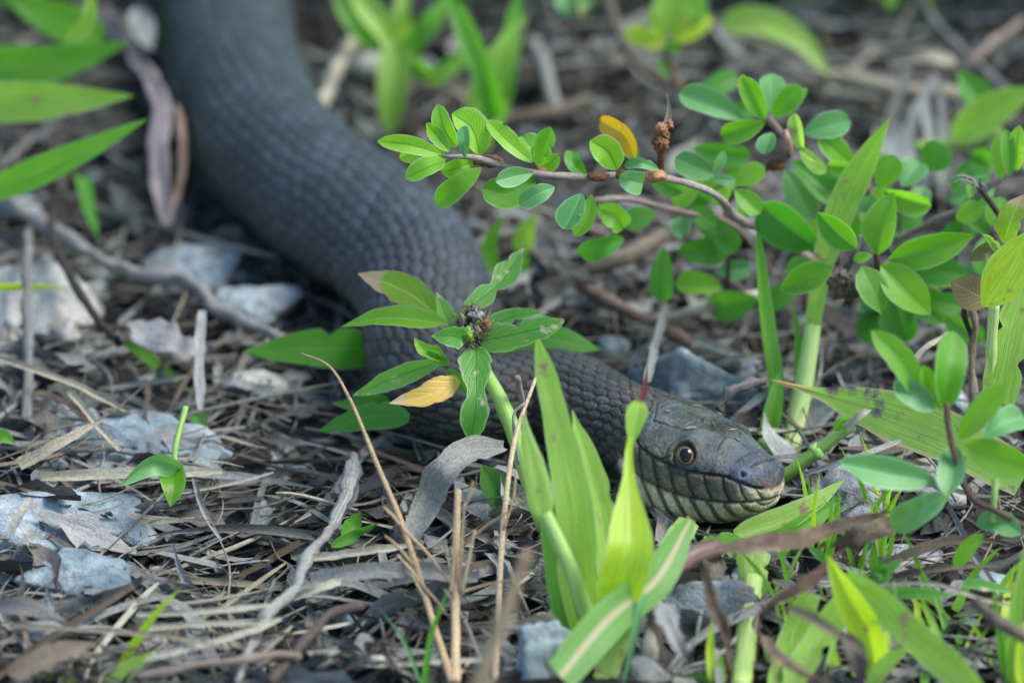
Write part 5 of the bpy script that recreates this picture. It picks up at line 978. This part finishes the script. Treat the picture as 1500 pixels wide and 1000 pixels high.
litterpiece('dead_leaf', 'wide brown dead leaf folded behind the long curled one', 'dead leaf', [(1215, 802, 1.6), (1260, 784, 2.0), (1310, 768, 1.9), (1350, 770, 1.4)], 34, 'bark', 2, twist=-1.5, shape='ovate', fold=.6, curl=-.3, wav=.5)
litterpiece('fallen_stick', 'rough grey brown stem climbing from the purple stem base to the right', 'stick', [(1118, 905, 1.6), (1160, 865, 1.9), (1200, 838, 2.0), (1240, 800, 2.0)], 26, 'bark', 2, False, shape='lance', fold=.8, curl=-.4, wav=.6, twist=2.2, rough=.45, n=34)
litterpiece('fallen_stick', 'flaking grey brown upright stick left of the thick grass stem', 'stick', [(1036, 820, 2.6), (1044, 880, 2.2), (1062, 930, 1.6), (1072, 1010, .8)], 25, 'bark', 2, False, shape='lance', fold=.8, curl=-.5, wav=.7, twist=-2.6, rough=.45, n=34)
litterpiece('dead_leaf', 'curled silvery strip of bark right of the papery husk', 'dead leaf', [(965, 880, 1.6), (985, 925, 1.6), (1010, 975, 1.0)], 34, 'straw_grey', 2, shape='lance', fold=.6, curl=-.4, wav=.7)
litterpiece('dry_grass_blade', 'thin withered brown blade crossing the folded yellow green blade', 'dry grass blade', [(1156, 890, 2.6), (1205, 915, 2.9), (1250, 945, 2.6), (1275, 968, 2.2)], 18, 'straw_brown', 2, shape='lance', fold=.6)
litterpiece('dead_leaf', 'dark reddish hanging dead leaf under the folded yellow green blade', 'dead leaf', [(1240, 925, 2.0), (1252, 955, 1.8), (1262, 1005, 1.2)], 30, 'dead_brown', 2, shape='ovate', fold=.5)
litterpiece('fallen_stick', 'grey stick at the bottom edge beside the purple stem base', 'stick', [(1110, 925, 1.8), (1140, 960, 1.9), (1210, 1005, 1.4)], 22, 'bark', 2, False, shape='lance', fold=.7, curl=-.4, wav=.6, twist=2, rough=.4, n=30)
litterpiece('dry_grass_blade', 'pair of thin bleached straws over the green sprig', 'dry grass blade', [(1290, 856, 1.4), (1370, 856, 1.6), (1440, 878, 1.4), (1490, 890, 1.2)], 6, 'straw_pale', 1, fold=.5, n=34)
litterpiece('dry_grass_blade', 'grey stem lying at the right edge below the bleached straws', 'dry grass blade', [(1430, 880, 2.2), (1465, 912, 2.3), (1505, 935, 2.2)], 16, 'straw_brown', 2, True)
litterpiece('fallen_stick', 'blurred tan broken stick at the top, between snake and grass tuft', 'stick', [(465, 165, .8), (490, 110, 1.0), (515, 62, 1.2)], 24, 'straw_pale', 1, True, n=20)
litterpiece('fallen_stick', 'blurred brown stick lying right of the grass tuft of crossing blades', 'stick', [(740, 178, .8), (800, 168, 1.0), (868, 150, 1.1)], 24, 'straw_brown', 1, True, n=20)
litterpiece('fallen_stick', 'blurred grey upright stick behind the golden leaf', 'stick', [(782, 60, 1.2), (800, 110, 1.1), (815, 165, .9)], 24, 'twig', 1, True, n=20)
litterpiece('fallen_stick', 'pale blurred horizontal stick in the upper right litter', 'stick', [(1212, 112, 1.0), (1300, 128, 1.2), (1405, 140, 1.2)], 26, 'straw_pale', 1, True, n=24)
litterpiece('dry_grass_blade', 'pale arched blade crossing above the horizontal stick', 'dry grass blade', [(1310, 92, 1.6), (1360, 82, 1.9), (1400, 92, 1.7)], 20, 'straw_pale', 1, fold=.3)
for a, b, c, lab in [((1330, 100), (1310, 160), (1290, 200), 'leftmost pale straw hanging below the horizontal stick'), ((1372, 110), (1340, 170), (1330, 210), 'slanted pale straw in the middle below the horizontal stick'), ((1380, 140), (1382, 200), (1378, 290), 'rightmost pale straw below the horizontal stick'), ((1356, 150), (1362, 230), (1345, 300), 'long pale straw between two others below the horizontal stick')]:
    litterpiece('dry_grass_blade', lab, 'dry grass blade', [(*a, 1.8), (*b, 1.2), (*c, .8)], 16, 'straw_grey', 1, fold=.3)
litterpiece('twig', 'thin blue grey twig running across the top right corner', 'twig', [(1350, 5, 1.4), (1400, 66, 1.4), (1480, 135, 1.2)], 12, 'twig', 1, True); litterpiece('twig', 'brown twig crossing the thin blue grey one at the top right', 'twig', [(1500, 30, 1.5), (1440, 75, 1.6), (1390, 120, 1.0)], 14, 'twig_red', 1, True)
litterpiece('dead_leaf', 'mauve dead leaf right of the pointed tall blade', 'dead leaf', [(1290, 195, 1.0), (1320, 225, 1.3), (1345, 262, 1.0)], 60, 'dead_grey', 1, shape='ovate', wav=.5)
litterpiece('fallen_stick', 'brown stick slanting behind the tall grass under the shaded clover', 'stick', [(1050, 395, 1.2), (1090, 430, 1.2), (1130, 460, .9)], 13, 'twig_dark', 1, True); litterpiece('fallen_stick', 'pale brown stick lying behind the big mottled stone', 'stick', [(860, 425, .9), (930, 460, 1.0), (1010, 500, .9)], 20, 'twig_red', 1, True)
litterpiece('dry_grass_blade', 'tan stem lying between the shaded clover and the tall blade', 'dry grass blade', [(960, 470, 1.0), (1040, 450, 1.2), (1112, 432, 1.1)], 18, 'straw_pale', 1, True); litterpiece('dry_grass_blade', 'pale straw rising from behind the snake neck', 'dry grass blade', [(948, 560, 1.6), (962, 500, 1.5), (978, 445, 1.4)], 12, 'straw_grey', 1, fold=.4)
litterpiece('fallen_stick', 'thick brown stick under the dark hanging clover leaflets', 'stick', [(860, 395, 1.2), (910, 378, 1.4), (975, 345, 1.3)], 26, 'straw_brown', 1, True); litterpiece('dry_grass_blade', 'thin pale straw pointing to the tall narrow blade', 'dry grass blade', [(1060, 528, 1.2), (1090, 523, 1.3), (1118, 520, 1.3)], 7, 'straw_pale', 1)
litterpiece('twig', 'lumpy brown twig leaning on the big mottled stone', 'twig', [(1050, 600, 1.6), (1080, 570, 1.9), (1120, 560, 1.8)], 15, 'twig', 1, True, rough=.8); litterpiece('twig', 'thin bare twig standing behind the middle stem of the battered weed', 'twig', [(772, 660, 1.2), (764, 590, 2.2), (758, 552, 2.8)], 9, 'twig_red', 1, True)
litterpiece('dry_grass_blade', 'thin grey straw over the grey stone at the right', 'dry grass blade', [(1185, 692, 1.2), (1250, 672, 1.6), (1320, 645, 1.6)], 8, 'straw_grey', 1); litterpiece('dry_grass_blade', 'looped pale straw beside the big leaflets at the right', 'dry grass blade', [(1312, 570, 2.4), (1345, 520, 2.7), (1380, 492, 2.6)], 8, 'straw_pale', 2)
litterpiece('fallen_stick', 'grey brown stick under the low clover leaves at the right', 'stick', [(1260, 850, 1.0), (1360, 800, 1.3), (1430, 790, 1.3), (1500, 800, 1.0)], 18, 'straw_brown', 1, False, shape='lance', fold=.6, curl=-.4, wav=.6, twist=2); litterpiece('fallen_stick', 'flat grey stick lying at the right above the bleached straws', 'stick', [(1290, 845, .9), (1380, 832, 1.1), (1480, 832, 1.0)], 13, 'straw_brown', 1, False, shape='lance', fold=.6, wav=.6, twist=-2)
# -- scraps stuck on the head of the snake
def on_head(ax_, side, L, w, ang, mat, k):
    lab_ = 'tiny plant scrap on the snake head, ' + ['thickest one, just above the eye', 'crosswise on the crown between the eyes', 'mid crown behind the eyes', 'thin one level with the eye', 'short one between eye and snout', 'far side of the nape', 'far side of the snout', 'far edge of the crown', 'on the nape above the jaw corner'][k]
    i = int(np.argmin(np.abs(AX - ax_))); jx = np.argmin(np.abs(Lc[i, :, 1] - side) + (Lc[i, :, 2] < 0) * 9); p = HV[i, jx]; nn_ = Nl[i, jx]; N = nn_[0] * hx + nn_[1] * hr + nn_[2] * hz
    a = rot(unit(hx - N * np.dot(hx, N)), N, ang); P = p + N * .025 + a * (np.linspace(-.5, .5, 7) * L)[:, None]; V, fc, uv = tubemesh(P, np.array([.4, .9, 1, 1, .9, .8, .3]) * w, 6, .5, k)
    link('plant_scrap', mkmesh('plant_scrap', V - p, fc, M[mat], uv), None, p, lab_, 'plant scrap', 'plant scraps on the snake head')
for k, a in enumerate([(1.75, .60, .22, .035, .8, 'straw_pale'), (2.2, -.1, .20, .016, 1.5, 'straw_pale'), (1.4, .2, .16, .014, .3, 'straw_grey'), (1.9, .15, .14, .012, 2.4, 'straw_grey'), (2.45, .1, .10, .02, .2, 'straw_pale'), (1.2, -.3, .2, .012, 1.1, 'straw_grey'), (2.75, -.2, .12, .012, 2.0, 'straw_pale'), (1.6, -.5, .22, .014, 1.8, 'straw_pale'), (1.1, .5, .1, .02, .7, 'straw_grey')]): on_head(*a, k)
for o in scene.objects:
    if '_o' in o.keys(): del o['_o']
